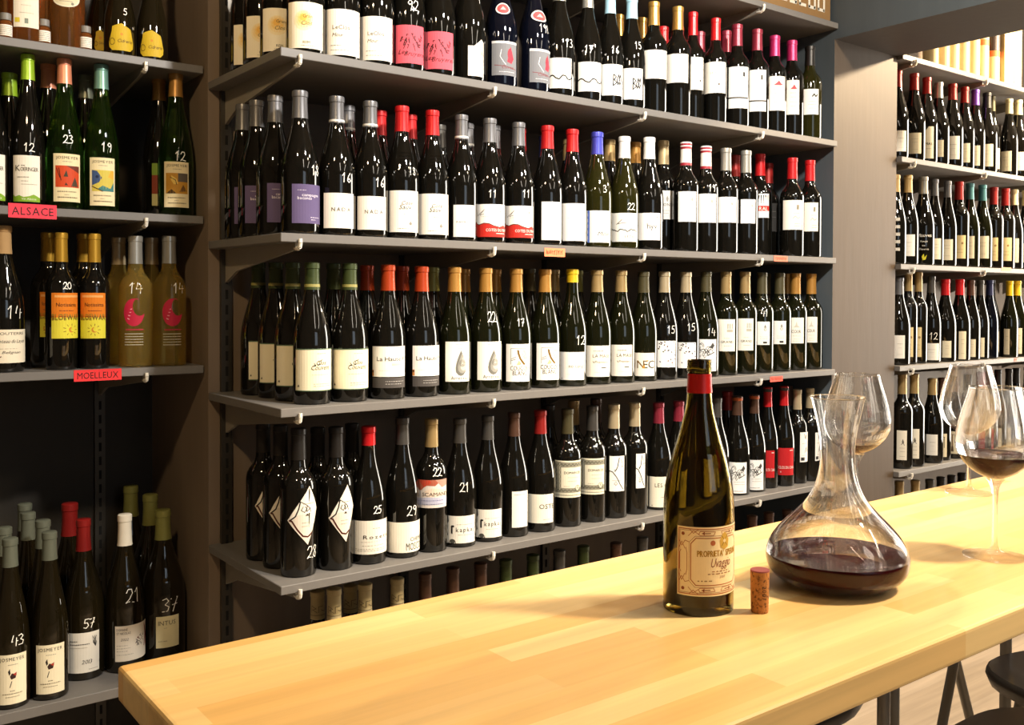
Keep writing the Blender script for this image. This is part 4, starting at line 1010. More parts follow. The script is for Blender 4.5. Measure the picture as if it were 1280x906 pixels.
# --- niche
b('N1',0,33,None,'bo','pgold','rose',(17,48,-25,34),'roselab',0,'amber rose bottle with tall white label between two vials')
b('N1',0,83,None,'bo','pgold','rose',(66,99,-14,8.5),'roundlab',0,'amber rose bottle with round white label between two vials')
b('N1',1,59,None,'bo','orange','rose',0,0,0,'orange bottle standing behind the middle vial')
b('N1',1,10,None,'bo','orange','rose',0,0,0,'orange bottle standing behind the vial at the photo edge')
b('N1',1,127,None,'fk','brown','br',(118,133,37,63),'shield',0,'bulging dark bottle with yellow shield label, set back')
b('N1',0,151,None,'fk','brown','br',(136.5,166,29,63),'shield',[('5',156,15,9)],'bulging dark bottle with yellow shield label, penned 5')
b('N1',0,189,None,'fk','brown','br',(175.5,204,37.5,70.5),'shield',0,'bulging dark bottle with yellow shield label, closest to the niche side')
b('N2',0,-8,70,'fl','lime','dk',(-24,6,192,250),'kon',0,'green hill label cut by the photo edge')
b('N2',0,32,68,'fl','lime','dk',(17,49.5,194,252),'kon',[('12',36,184,11)],'lime capsule flute bottle with white green hill label, penned 12')
b('N2',1,15,97,'fl','lime','dk',0,0,0,'lime capsule standing behind the green hill label')
b('N2',0,82,74,'fl','peach','green',(67,99.5,192,252),'josred',[('23',85,174,11)],'peach capsule flute bottle with red picture label, penned 23')
b('N2',1,62,80,'fl','peach','dk',(51,60,196,252),'josdim',0,'peach capsule set back beside the red picture label')
b('N2',1,103,94,'fl','greygreen','dk',0,0,0,'dim grey green capsule behind, beside the blue picture label')
b('N2',0,126,81,'fl','bgreen','green',(112.5,143,197,257),'josblue',[('19',133,184,12)],'blue green capsule flute bottle with blue picture label, penned 19')
b('N2',0,220,92,'fl','ochre','green',(205.5,235.5,202,259),'josgold',[('12',225,195,12)],'ochre capsule flute bottle with gold picture label, penned 12')
b('N2',1,199,97,'fl','ochre','dk',(190,197,204,257),'josdim',0,'ochre capsule behind, beside the gold picture label')
b('N3',0,5,282,'bu','cork','dk',(-26,30,412,454),'mag14',[('14',18,390,17)],'large bottle with long cream label at the photo edge, penned 14')
b('N3',0,80,291,'bo','ygold','dk',(64.5,97,366,423),'noti',[('20',84,357,9)],'gold capsule and orange to yellow label, penned 20')
b('N3',0,115,292,'bo','ygold','dk',(101,131.5,366,423),'noti',0,'gold capsule and orange to yellow label, above the red tag')
b('N3',1,67,291,'bo','ygold','dk',(50,64,365,421),'noti',0,'gold capsule behind, left of the orange labels')
b('N3',1,100,292,'bo','ygold','dk',0,0,0,'gold capsule behind, between the two orange labels')
b('N3',0,169.5,295,'bo','silver','clear',(155,180,373,435),'moon',[('14',169,360,14)],'clear pale wine bottle with red moon, penned 14, beside the red tag')
b('N3',0,211.5,295,'bo','silver','clear',(203,227,373,435),'moon',[('14',223,360,13)],'clear pale wine bottle with red moon, closest to the niche side')
b('N3',1,150,297,'bo','ltan','clear',0,0,0,'pale wine bottle set back, left of the red moon bottle')
b('N3',1,187,297,'bo','ltan','clear',0,0,0,'pale wine bottle set back, between the two red moon bottles')
b('N4',0,14,672,'fl','greygreen','br',(-2,32.5,818,880),'josfl',[('43',22,800,14)],'tall flute bottle with cream figure label, penned 43')
b('N4',0,62,664,'fl','greygreen','br',(45.5,80,806,867),'josfl',0,'tall flute bottle with cream figure label, without a pen number')
b('N4',1,10,658,'fl','greygreen','br',0,0,0,'grey green capsule right behind the bottle penned 43')
b('N4',1,51,650,'fl','greygreen','br',0,0,0,'grey green capsule right behind the second figure label')
b('N4',2,35,640,'fl','greygreen','br',0,0,0,'grey green capsule two rows back, between the figure labels')
b('N4',3,31,629,'fl','greygreen','br',0,0,0,'hindmost grey green capsule in the large bottle corner')
b('N4',2,-2,648,'fl','greygreen','br',0,0,0,'grey green capsule two rows back at the photo edge')
b('N4',.9,108,648,'mg','dred','br',(86,123.5,791,841),'m57',[('57',111,779,12)],'red capsule big bottle with white dated label, penned 57')
b('N4',2,79,630,'mg','dred','br',0,0,0,'red capsule big bottle standing behind the one penned 57')
b('N4',.8,165,641,'mg','prw','br',(144,192.5,780,824),'nicol',[('21',167,744,18)],'white printed capsule big bottle with red fox label, penned 21')
b('N4',1.0,218,634.5,'mg','lolive','br',(195,223,770,809),'stus',[('37',212,756,18)],'olive capsule big bottle with square cream label, penned 37')
b('N4',2.1,188.5,618,'mg','lolive','br',0,0,0,'olive capsule behind, between the bottles penned 21 and 37')
b('N4',3.1,169,608,'mg','lolive','br',0,0,0,'hindmost olive capsule in the large bottle corner')
# --- shelves right of the pier
def rrow(sh, rows, where):
    for i, (xc, yt, cap, lab, dz, what, pr, row, gl) in enumerate(rows):
        b(sh, row, xc, yt, 'bu' if dz not in ('rtan', 'rfig') else 'bo', cap, gl, lab, dz, pr, what + ' ' + where)
rrow('R2', [(1121,88,'dred',(1119,1132.5,163,189),'rwhite','wine red capsule bottle half hidden by the pier,',0,0,'dk'),(1142,92,'dred',(1134,1151.5,166,192),'rcream','wine red capsule and whitish label, second from the pier,',0,0,'dk'),
 (1158,97,'dred',(1152.5,1167,158,198),'rdiag','wine red capsule and slant topped cream label, third from the pier,',0,0,'dk'),(1172.5,103,'silver',(1168,1179.5,175,196),'rcream','silver capsule and short cream label, fourth from the pier,',0,0,'dk'),
 (1190,105,'dred',(1181,1199.5,170,199),'rwhite','wine red capsule and grey white label, fifth from the pier,',0,0,'dk'),(1205.5,109,'dred',(1200,1212.5,179,203),'rcream','wine red capsule and cream label, just before the violet capsule,',0,0,'dk'),
 (1218,112,'violet',(1212.5,1225,182,207),'rcream','violet capsule bottle with cream label',0,0,'dk'),(1233,116,'black',(1225,1241.5,180,208),'rcream','black capsule and cream label, just past the violet capsule,',0,0,'dk'),
 (1244,120,'dolive',(1241,1249.5,185,211),'rcream','olive dark capsule and cream label, second past the violet capsule,',0,.3,'dk'),(1256,123.5,'cream',(1249.5,1264.5,189,214),'rcream','cream capsule and cream label, third past the violet capsule,',0,0,'dk'),
 (1272,125,'cream',(1264.5,1280,190,213),'rcream','cream capsule bottle cut by the photo edge',0,0,'dk'),(1289,122,'dred',0,0,'red capsule bottle just beyond the photo edge',0,.5,'dk')], 'below the cream tubes')
rrow('R3', [(1116,218,'tan',(1119,1125,265,320),'handlist','bottle with white pen lines, half hidden by the pier,',0,0,'dk'),(1134,219,'tan',(1125.5,1143.5,293,320),'rwhite','tan capsule and white label, first whole one from the pier,',0,0,'dk'),
 (1153.5,221,'silver',(1145,1164,292,325),'printed','silver capsule bottle lettered straight on the glass',0,0,'dk'),(1168.5,224,'grey',(1163,1176,298,324),'rcream','grey capsule and cream label, beside the lettered glass,',0,.1,'dk'),
 (1182.5,226,'grey',(1176,1191,299,325),'rcream','grey capsule and cream label, second past the lettered glass,',0,0,'dk'),(1198,227,'dred',(1191,1207,294,323),'rtan','red capsule and tan label, just before the teal capsules,',0,0,'dk'),
 (1212,229,'teal',(1207,1218,295,323),'rcream','teal capsule and cream label, first of the teal pair,',0,.1,'gr'),(1227,231,'teal',(1218,1236,295,323),'rcream','teal capsule and cream label, second of the teal pair,',0,0,'gr'),
 (1241.5,234,'dred',(1236,1247.5,297,326),'rtan','red capsule and tan label, just past the teal capsules,',0,.1,'dk'),(1256,235.5,'dred',(1248,1264.5,297,326),'rtan','red capsule and tan label, before the cream capsules,',0,0,'dk'),
 (1268.5,237,'cream',(1264,1273.5,298,328),'rcream','cream capsule and cream label, first of the cream pair,',0,.1,'dk'),(1280.5,238,'cream',(1273.5,1288,304,328),'rcream','cream capsule cut by the photo edge,',0,0,'dk')], 'on the middle shelf')
rrow('R4', [(1123,347,'grey',(1118,1131,419,448),'rwhite','grey capsule bottle half hidden by the pier,',0,0,'dk'),(1136,339,'tan',(1131,1141.5,409,446),'rtan','tan capsule and tan seal label, nearer the pier,',0,.1,'dk'),
 (1147,340,'tan',(1142,1152,409,446),'rtan','tan capsule and tan seal label, second of that pair,',0,.1,'dk'),(1162.5,345,'dgrey',(1152,1173.5,429,450),'rwhite','dark capsule and wide white label penned 12,',[('12',1167,420,9)],0,'dk'),
 (1181,349,'red',(1178,1189,426,447),'rcream','red capsule and small cream label, beside the wide white one,',0,0,'dk'),(1199,349,'red',(1198.5,1207.5,414,449),'rcream','red capsule and narrow cream strip label,',0,0,'dk'),
 (1213,350,'brown',(1208,1219.5,424,446),'rcream','brown capsule and cream label, beside the cream strip,',0,0,'dk'),(1225,350,'dgrey',(1219.5,1230.5,422,446),'rcream','dark capsule and cream label, third before the yellow capsules,',0,0,'dk'),
 (1236,350,'dblue',0,0,'dark capsule bottle without a pale label, before the yellow capsules,',0,0,'bl'),(1244.5,350,'black',(1240,1248.5,414,440),'rcream','black capsule and cream label right before the yellow capsules,',0,.3,'dk'),
 (1255.5,351,'yellow',(1255,1262,411,443),'rcream','yellow capsule bottle, first of the yellow three,',0,0,'gr'),(1270.5,351,'yellow',(1269,1277.5,410,442),'rcream','yellow capsule bottle, second of the yellow three,',0,0,'gr'),
 (1286,351,'yellow',(1283,1292,410,442),'rcream','yellow capsule bottle, cut by the photo edge,',0,0,'gr')], 'on the right shelf')
rrow('R5', [(1127,467,'tan',(1121,1133.5,538,575),'rfig','tan capsule and figure label right beside the pier,',0,0,'dk'),(1142,467,'tan',(1135,1149,536,573),'rfig','tan capsule and figure label, second from the pier,',0,0,'dk'),
 (1164.5,473,'tan',(1158,1172,543,569),'rwhite','tan capsule and plain white label, third from the pier,',0,0,'dk'),(1177.5,472,'brown',(1172,1183.5,542,571),'rtool','brown capsule and corkscrew label, fourth from the pier,',0,.1,'dk'),
 (1191.5,470,'brown',(1184,1199,539,567),'rtool','brown capsule and corkscrew label, fifth from the pier,',0,0,'dk'),(1209,468,'dgrey',(1203,1215,538,565),'rcream','grey capsule and cream label, just before the red labels,',0,0,'dk'),
 (1225,465,'dred',(1219,1231,537,562),'rred','red labelled bottle, first of the red pair,',0,0,'dk'),(1236.5,464,'dred',(1231,1242,536,561),'rred','red labelled bottle, second of the red pair,',0,.1,'dk'),
 (1247,462,'black',(1242,1252,535,558),'rcream','dark capsule and cream label, just past the red labels,',0,.1,'dk'),(1259,461,'black',(1252.5,1264,534,557),'rcream','dark capsule and cream label, second past the red labels,',0,0,'dk'),
 (1270.5,460,'black',(1264.5,1275.5,533,556),'rcream','dark capsule and cream label, third past the red labels,',0,.1,'dk'),(1282,459,'black',(1276,1288,532,555),'rcream','dark capsule bottle cut by the photo edge,',0,0,'dk')], 'behind the wine glasses')
for x, y, cp, lb in ((1124,601,'tan','tan capsule on the hidden shelf, right beside the pier'),(1144,600,'tan','tan capsule on the hidden shelf, second from the pier'),(1162,599,'dgrey','dark capsule on the hidden shelf, third from the pier'),(1176,596,'black','dark capsule on the hidden shelf, fourth from the pier'),(1189,594,'black','dark capsule on the hidden shelf, fifth from the pier'),(1202,591,'black','dark capsule on the hidden shelf, sixth from the pier')):
    b('R6',0,x,y,'bo',cp,'dk',0,0,0,lb)

# ------------------------------------------------------------------ place them: positions, sizes, then gentle separation so no two touch
for e in BT:
    zs, y0 = SHELF[e['sh']]
    H0, R0_, _ = PROF[e['t']]
    e['Y'] = y0 + e['row'] * (.083 if e['sh'][0] != 'N' else .086)
    ym = (e['lab'][2] + e['lab'][3]) / 2 if e['lab'] else ((e['yt'] or 0) + 20)
    p = atY(e['xc'], ym, e['Y']); e['X'] = p.x
    H = H0
    if e['yt'] is not None:
        H = atY(e['xc'], e['yt'], e['Y']).z - zs
    e['H'] = min(max(H, H0 * .9), H0 * (1.16 if e['t'] in ('bo', 'fl', 'mg') else 1.08))
    e['R'] = R0_
for it in range(60):
    for i, a in enumerate(BT):
        for c in BT[i + 1:]:
            if a['sh'] != c['sh']: continue
            dx, dy = c['X'] - a['X'], c['Y'] - a['Y']; d = math.hypot(dx, dy); need = a['R'] + c['R'] + .0008
            if d >= need or d < 1e-6: continue
            wa = 1 if a['row'] >= 1 else .12; wc = 1 if c['row'] >= 1 else .12
            if wa + wc < .5:                              # two front bottles: make both a little slimmer
                for q in (a, c):
                    q['R'] = max(q['R'] - (need - d) * .35, PROF[q['t']][1] * .86)
            k = (need - d) * .6 / (wa + wc)
            a['X'] -= dx / d * k * wa; a['Y'] -= dy / d * k * wa * .6; c['X'] += dx / d * k * wc; c['Y'] += dy / d * k * wc * .6
    for e in BT:
        front, back = (YN, YNB) if e['sh'][0] == 'N' else ((YR if e['sh'][0] == 'R' else YF), YB)
        e['Y'] = min(max(e['Y'], front + e['R'] + .003), back - e['R'] - .004)
        if e['sh'][0] in 'S': e['X'] = min(e['X'], XR - e['R'] - .004)
        if e['sh'][0] == 'N': e['X'] = min(e['X'], XL - e['R'] - .006)
        if e['sh'][0] == 'R': e['X'] = max(e['X'], XQ + e['R'] + .004)

def wrap(e, C, a0, z0):
    """label surface: u runs round the bottle from angle a0 (0 faces the lens, + to its right), v up from z0"""
    d = Vector((C.x, C.y, 0)).normalized(); rt = Vector((d.y, -d.x, 0)); t, H, R = e['t'], e['H'], e['R']
    def fn(u, v, k):
        al = a0 + u / R; z = z0 + v
        r = R * rprof(t, min(max(z / H, .026), .98)) + .0003 + .0002 * k
        q = rt * math.sin(al) * r - d * math.cos(al) * r
        return (q.x, q.y, z)
    return fn
def spot_on(e, C, x, y):
    """angle and height of a photograph point on the bottle's near side"""
    d = Vector((C.x, C.y, 0)).normalized(); rt = Vector((d.y, -d.x, 0)); R = e['R']
    zz = atY(x, y, C.y).z
    r = R * rprof(e['t'], min(max((zz - C.z) / e['H'], .03), .98))
    a, bb = proj(Vector((C.x, C.y, zz)) - rt * r)[0], proj(Vector((C.x, C.y, zz)) + rt * r)[0]
    s = (x - (a + bb) / 2) / ((bb - a) / 2)
    al = math.asin(max(-1, min(1, s)))
    near = Vector((C.x, C.y, 0)) + rt * math.sin(al) * r - d * math.cos(al) * r
    rr = ray(x, y); k = math.hypot(near.x, near.y) / math.hypot(rr.x, rr.y)
    return al, rr.z * k - C.z, s
def pen(e, C, root, txt, x, y, hpx):
    al, z, s = spot_on(e, C, x, y)
    dist = Vector((C.x, C.y, C.z)).dot(FW); h = hpx / F * dist * .94
    al = max(-1.1, min(1.0, al)); w = h * (.58 * len(txt))
    cv = Canvas(w, h, wrap(e, C, al - w / 2 / e['R'], z - h / 2), .02)
    for i, ch in enumerate(txt):
        for st in PEN[ch]:
            cv.L([((i * .6 + px) * h, py * h) for px, py in st], .0016 if hpx > 8 else .0013, None, 0, M_HAND, True, True)
    cv.build('price_mark', root)
def sticker(e, C, root, box, dz, name='label'):
    x0, x1, y0, y1 = box
    xm = (x0 + x1) / 2
    a0, _, s0 = spot_on(e, C, x0, (y0 + y1) / 2); a1, _, s1 = spot_on(e, C, x1, (y0 + y1) / 2)
    if DZ[dz][0] is not None:                     # paper that runs on round the bottle
        if s0 < -.93: a0 = -1.6
        if s1 > .93: a1 = 1.6
    if a1 - a0 < .3: a1 = a0 + .3
    zt = spot_on(e, C, min(max(xm, x0 + 1), x1 - 1), y0)[1]; zb = spot_on(e, C, xm, y1)[1]
    zb = max(zb, .006); zt = min(zt, e['H'] * .93)
    if zt - zb < .008: return
    W, H = (a1 - a0) * e['R'], zt - zb
    cv = Canvas(W, H, wrap(e, C, a0, zb)); cv.pw = 1.7; cv.ik = .6
    pc, f = DZ[dz]
    q0, q1 = math.sin(max(a0, -1.5)), math.sin(min(a1, 1.5))
    cv.fm = lambda t: (math.asin(max(-1, min(1, q0 + (q1 - q0) * t))) - a0) / (a1 - a0)
    if pc: cv.add([(0, 0), (W, 0), (W, H), (0, H)], paper(pc), 0)
    f(cv); cv.build(name, root)
def crest_relief(e, C, root):
    rnd = random.Random(int(C.x * 1000)); H, R = e['H'], e['R']
    cv = Canvas(.05, .06, wrap(e, C, -.35, H * .47), .02)
    for k in range(7):
        y = .004 + k * .0075; x = .006
        while x < .046:
            w = rnd.uniform(.003, .008); cv.L([(x, y), (x + w * .5, y + .004), (x + w, y)], .0011, None, 2.5, GLASS['dk'], True, True); x += w + .001
    cv.build('embossed_crest', root)
for e in BT:
    zs, _ = SHELF[e['sh']]
    C = Vector((e['X'], e['Y'], zs + .0004))
    root = empty('wine_bottle', C, e['label'], 'bottle', GROUPS[e['sh']])
    H0, R0_, _ = PROF[e['t']]
    sc = (e['R'] / R0_, e['R'] / R0_, e['H'] / H0)
    g = link('glass_body', body_mesh(e['t'], e['g']), root); g.scale = sc
    cz = e.get('cz', CAPZ[e['t']])
    cp = link('capsule', cap_mesh(e['t'], e['cap'], cz), root); cp.scale = sc
    for key in ('band', 'bandlow'):
        if e.get(key):
            z0, z1, col = e[key]
            bnd = link('capsule_band', band_mesh(e['t'], z0, min(z1, .985), col), root); bnd.scale = sc
    if e.get('top'):
        bnd = link('capsule_top', band_mesh(e['t'], .955, .985, e['top']), root); bnd.scale = sc
    if e['lab']: sticker(e, C, root, e['lab'], e['dz'])
    if e.get('low'): sticker(e, C, root, e['low'][:4], e['low'][4], 'lower_label')
    if e.get('med'): mx, my = e['med']; sticker(e, C, root, (mx - 8, mx + 8, my - 7, my + 7), 'medal', 'medallion')
    if e.get('emb'): crest_relief(e, C, root)
    if e.get('capdz'):
        H = e['H']; rn = e['R'] * .41
        cv = Canvas(.05, .03, lambda u, v, k: (lambda a: (Vector((C.y, -C.x, 0)).normalized() * math.sin(a) * (rn + .0012 + .0002 * k) - Vector((C.x, C.y, 0)).normalized() * math.cos(a) * (rn + .0012 + .0002 * k) + Vector((0, 0, H * .81 + v))).to_tuple())(-1.5 + u / rn))
        DZ['capprint'][1](cv); cv.build('capsule_print', root)
    for txt, x, y, h in e['pr']: pen(e, C, root, txt, x, y, h)
# ------------------------------------------------------------------ small things on the top niche shelf
def vial(x, label):
    p = atY(x, 30, YN + .024)
    e = empty('sample_vial', (p.x, p.y, Z_N['N1'] + .0004), label, 'vial', 'small amber vials on the top niche shelf')
    r = .0125
    link('glass_body', mesh_from_bm(lathe_bm([(0, 0), (r * .9, 0), (r, .002), (r, .031), (r * .9, .036), (r * .72, .038), (r * .72, .046), (0, .046)], 24), 'glass_body', GLASS['amber'], True), e)
    link('screw_cap', mesh_from_bm(lathe_bm([(r * .8, .0385), (r * .86, .039), (r * .86, .052), (r * .82, .053), (0, .053)], 24), 'screw_cap', pm('#77746f', .5), False), e)
    d = Vector((p.x, p.y, 0)).normalized(); rt = Vector((d.y, -d.x, 0))
    def fn(u, v, k):
        al = -1.3 + u / r; q = (rt * math.sin(al) - d * math.cos(al)) * (r + .0003 + .0001 * k); return (q.x, q.y, .005 + v)
    cv = Canvas(r * 2.6, .023, fn, .003); cv.add([(0, 0), (cv.W, 0), (cv.W, cv.H), (0, cv.H)], paper('#ece6da'), 0)
    for k in range(5): cv.M(.1, .92, .12 + k * .17, '#6a6460', .05, k)
    cv.build('label', e)
vial(7, 'small amber vial with grey cap at the photo edge')
vial(55, 'small amber vial with grey cap between the two rose bottles')
vial(107, 'small amber vial with grey cap just before the yellow shield bottles')

# ------------------------------------------------------------------ carton on the topmost long shelf
p0, p1 = atY(943, 8, 1.872), atY(1041, 20, 1.872)
bx0, bx1 = p0.x, XR - .012
cb = empty('wine_carton', ((bx0 + bx1) / 2, 1.873, .8624), 'brown cardboard carton with big white lettering under the beam', 'box')
w = bx1 - bx0
link('carton_body', mesh_from_bm(box_bm(-w / 2, w / 2, 0, .3, 0, .24, .002), 'carton_body', pm('#7f6038', .8)), cb)
cv = Canvas(w, .24, lambda u, v, k: (u - w / 2, -.0006 - .0002 * k, v), 1)
ML = {'M': [(0, 0), (0, 1), (.5, .55), (1, 1), (1, 0)], 'O': [(0, 0), (0, 1), (1, 1), (1, 0), (0, 0)], 'S': [(0, 0), (1, 0), (1, .5), (0, .5), (0, 1), (1, 1)], 'C': [(1, 0), (0, 0), (0, 1), (1, 1)], 'U': [(0, 1), (0, 0), (1, 0), (1, 1)]}
for i, ch in enumerate('MOSCOU'):
    x = .04 + i * .0465 + (.0 if w > .3 else 0)
    st = [(w - .335 + x + px * .028, .035 + py * .1) for px, py in ML[ch]]
    cv.L(st, .0095, '#cfc8ba', 1, None, False, True)
cv.R(.0, 0, .045, 1, '#a98a5c', .5)
cv.build('lettering', cb)

# ------------------------------------------------------------------ tubes and box on the bright top shelf right of the pier
TG = 'cream gift tubes on the bright top shelf'
for i, (x0, x1, lb, col) in enumerate(((1156,1167,'cream gift tube nearest the pier, mostly behind the beam',0),(1170,1181,'cream gift tube second from the pier, low behind the beam',0),(1182,1193.5,'cream gift tube third from the pier on the bright shelf',0),(1195,1206.5,'cream gift tube fourth from the pier on the bright shelf',0),
        (1208,1219,'cream gift tube fifth from the pier, before the orange ringed ones',0),(1219.5,1230.5,'cream gift tube with a thin orange ring near its top',1),(1233,1244,'cream gift tube with orange ring and black lid beside the cream box',2))):
    a, c2 = atY((x0 + x1) / 2, 75, 1.91), None
    rr_ = .027
    e = empty('gift_tube', (a.x, 1.905, Z_R['R1'] + .0004), lb, 'tube', TG)
    Ht = .262
    link('tube_body', mesh_from_bm(lathe_bm([(0, 0), (rr_, 0), (rr_, Ht), (0, Ht)], 28), 'tube_body', pm('#c9b88c', .6), False), e)
    if col:
        z0 = .135 if col == 1 else .105
        link('ring', mesh_from_bm(lathe_bm([(rr_ + .0002, z0), (rr_ + .0006, z0), (rr_ + .0006, z0 + .022), (rr_ + .0002, z0 + .022)], 28), 'ring', pm('#c8642a', .6)), e)
    if col == 2:
        link('lid', mesh_from_bm(lathe_bm([(rr_ + .0002, .128), (rr_ + .0012, .128), (rr_ + .0012, Ht + .002), (0, Ht + .002)], 28), 'lid', pm('#2a1a14', .5)), e)
a, c2 = atY(1250, 75, 1.875), atY(1275, 90, 1.875)
e = empty('gift_box', ((a.x + c2.x) / 2, 1.868, Z_R['R1'] + .0004), 'tall cream cardboard box beside the gift tubes', 'box')
w = c2.x - a.x
e.location.x += .011; w -= .022
link('box_body', mesh_from_bm(box_bm(-w / 2, w / 2, 0, .09, 0, .31, .0015), 'box_body', pm('#bcab7c', .7)), e)
cv = Canvas(w, .31, lambda u, v, k: (u - w / 2, -.0004 - .0002 * k, v), 1)
cv.L([(.55, .04), (.55, .98)], .0015, '#a8966c'); cv.L([(.76, .07), (.76, .98)], .0015, '#a8966c'); cv.R(.0, .06, 1, .068, '#a8966c'); cv.M(.12, .48, .4, '#b8a67c', .01); cv.M(.12, .45, .37, '#b8a67c', .01)
cv.build('printing', e)

# ------------------------------------------------------------------ the bar table
ZT = -.379
TX0, TX1, TY0, TY1, TTH = .2705, 3.15, .572, 1.046, .036
tb = empty('bar_table', ((TX0 + TX1) / 2, (TY0 + TY1) / 2, -CZ), 'long narrow butcher block bar table with yellow beech top', 'table')
ox, oy = (TX0 + TX1) / 2, (TY0 + TY1) / 2
link('table_top', mesh_from_bm(box_bm(TX0 - ox, TX1 - ox, TY0 - oy, TY1 - oy, ZT - TTH + CZ, ZT + CZ, .005, None, 3), 'table_top', M_TABLE), tb)
def post(px, py, Y, r, foot=True):
    q = atY(px, py, Y)
    link('leg', mesh_from_bm(tube_bm((q.x - ox, Y - oy, .004), (q.x - ox, Y - oy, ZT - TTH + CZ), r), 'leg', M_STEEL, True), tb)
    if foot: link('foot_plate', mesh_from_bm(lathe_bm([(0, 0), (.03, 0), (.03, .004), (r, .006), (0, .006)], 24), 'foot_plate', M_STEEL), tb).location = (q.x - ox, Y - oy, 0)
post(1104.5, 890, .90, .0105); post(1116.5, 890, .94, .0105); post(1257.5, 805, .985, .0115)
# slanting pair of the trestle
YT = 1.0
def slant(pa, pb, dx):
    a, q = atY(pa[0], pa[1], YT), atY(pb[0], pb[1], YT)
    k = (q.x - a.x) / (q.z - a.z)
    zt, zb = ZT - TTH, -CZ
    link('leg', mesh_from_bm(tube_bm((a.x + k * (zt - a.z) + dx - ox, YT - oy + dx * .9, zt + CZ), (a.x + k * (zb - a.z) - ox, YT - oy, 0), .0095), 'leg', M_STEEL, True), tb)
slant((1189, 835), (1177, 900), -.012); slant((1198, 835), (1212, 893), .012)

# ------------------------------------------------------------------ stools
def stool(x, y, zs, rz, label, size=.185, legs=True):
    e = empty('bar_stool', (x, y, -CZ), label, 'stool', 'dark seated stools at the table', rz)
    bm = bmesh.new(); h = zs + CZ
    n = 40; loops = []
    for k, (sc, z) in enumerate(((.88, h - .036), (.965, h - .030), (1.0, h - .014), (.992, h - .004), (.97, h), (.6, h - .003), (.2, h - .005))):
        L = []
        for i in range(n):
            t = 2 * PI * i / n; ct, st = math.cos(t), math.sin(t)
            q = 3.2; rad = 1 / (abs(ct) ** q + abs(st) ** q) ** (1 / q)
            L.append(bm.verts.new((ct * rad * size * sc, st * rad * size * sc, z)))
        loops.append(L)
    for a, c in zip(loops, loops[1:]):
        for i in range(n): bm.faces.new((a[i], a[(i + 1) % n], c[(i + 1) % n], c[i]))
    bm.faces.new(loops[0][::-1]); bm.faces.new(loops[-1])
    link('seat', mesh_from_bm(bm, 'seat', M_SEAT, True), e)
    for sx in (-1, 1):
        for sy in (-1, 1):
            link('leg', mesh_from_bm(tube_bm((sx * .09, sy * .09, h - .034), (sx * .16, sy * .16, 0.0), .0115, .0105), 'leg', M_STEEL, True), e)
    fr = bmesh.new(); k = .09 + (.16 - .09) * (h - .25) / h
    cs = [(-k, -k), (k, -k), (k, k), (-k, k)]
    for i in range(4):
        a, c = cs[i], cs[(i + 1) % 4]; tube_bm((a[0], a[1], .25), (c[0], c[1], .25), .008, None, 10, fr)
    link('foot_ring', mesh_from_bm(fr, 'foot_ring', M_STEEL, True), e)
stool(1.862, .741, -.685, -.3, 'dark seated steel stool on the near side, farther along the table', .17)
stool(1.50, .652, -.685, .0, 'dark seated steel stool lowest in the photo, its rounded back edge showing', .165)
stool(1.375, 1.175, -.70, .0, 'dark seated steel stool behind the table, its edge peeping below the table top', .2)

# ------------------------------------------------------------------ table things
GL_THIN = thin_glass('thin_wine_glass', (.985, .98, .97, 1), .8, .04)
GL_SOLID = clear_solid('solid_clear_glass')
GL_SHELL = clear_shell('blown_clear_glass')
def wine_mat():
    mt, nt, b_ = base('red_wine')
    setin(b_, Base_Color=(.03, .002, .0025, 1), Roughness=.0, Transmission_Weight=0., IOR=1.34, Specular_IOR_Level=.5)
    return mt
WINE = wine_mat()
def on_table(x, y): return atZ(x, y, ZT + .0003)

# open bottle
c = on_table(872.5, 757)
OB = dict(t='bu', H=.3, R=.0455)
dist = c.dot(FW)
OB['R'] = 45.3 / F * dist * .965
OB['H'] = atY(872.5, 450, c.y).z - ZT
e = empty('open_wine_bottle', c, 'open olive glass wine bottle with red neck band and ornate cream label, beside the cork', 'bottle')
PT = [(.9, 0), (.965, .006), (1, .02), (1, .36), (.995, .42), (.975, .465), (.935, .51), (.885, .545), (.815, .59), (.735, .63), (.655, .665), (.575, .705), (.50, .745), (.425, .785), (.378, .825), (.348, .875), (.332, .91), (.325, .948)]
H, R = OB['H'], OB['R']
PTs = smooth_profile(PT, 3)
lip = [(.325, .952), (.352, .955), (.358, .965), (.352, .972), (.345, .975), (.352, .99), (.34, 1.)]
outer = [(0, .03), (.5, .02), (.8, .004)] + PTs + lip
inner = [(r - .085 if z < .5 else r - .085 + .03 * min(1, (z - .5) / .3), max(z, .03)) for r, z in reversed(PTs)]
inner = [(.255, 1.), (.25, .98)] + inner + [(.5, .045), (0, .055)]
OLIVE = tglass('olive_glass', (.31, .245, .06, 1), 0, 1.5)
link('glass_body', mesh_from_bm(lathe_bm([(r * R, z * H) for r, z in outer + inner], 64), 'glass_body', OLIVE, True), e)
rest = [(0, .056), (.5, .046), (.9, .034), (.912, .05), (.912, .125), (0, .125)]
link('wine', mesh_from_bm(lathe_bm([(r * R, z * H) for r, z in rest], 48), 'wine', WINE, True), e)
zb0, zb1 = .868, .945
def rat(z):
    for (r0, z0), (r1, z1) in zip(PTs, PTs[1:]):
        if z0 <= z <= z1 and z1 > z0: return r0 + (r1 - r0) * (z - z0) / (z1 - z0)
    return .33
link('neck_band', mesh_from_bm(lathe_bm([(rat(zb0) * R + .0002, zb0 * H)] + [(rat(zb0 + (zb1 - zb0) * i / 6) * R + .0007, (zb0 + (zb1 - zb0) * i / 6) * H) for i in range(7)] + [(rat(zb1) * R + .0002, zb1 * H)], 40), 'neck_band', pm('#b01512', .35, .1), True), e)
d = Vector((c.x, c.y, 0)).normalized(); rt = Vector((d.y, -d.x, 0))
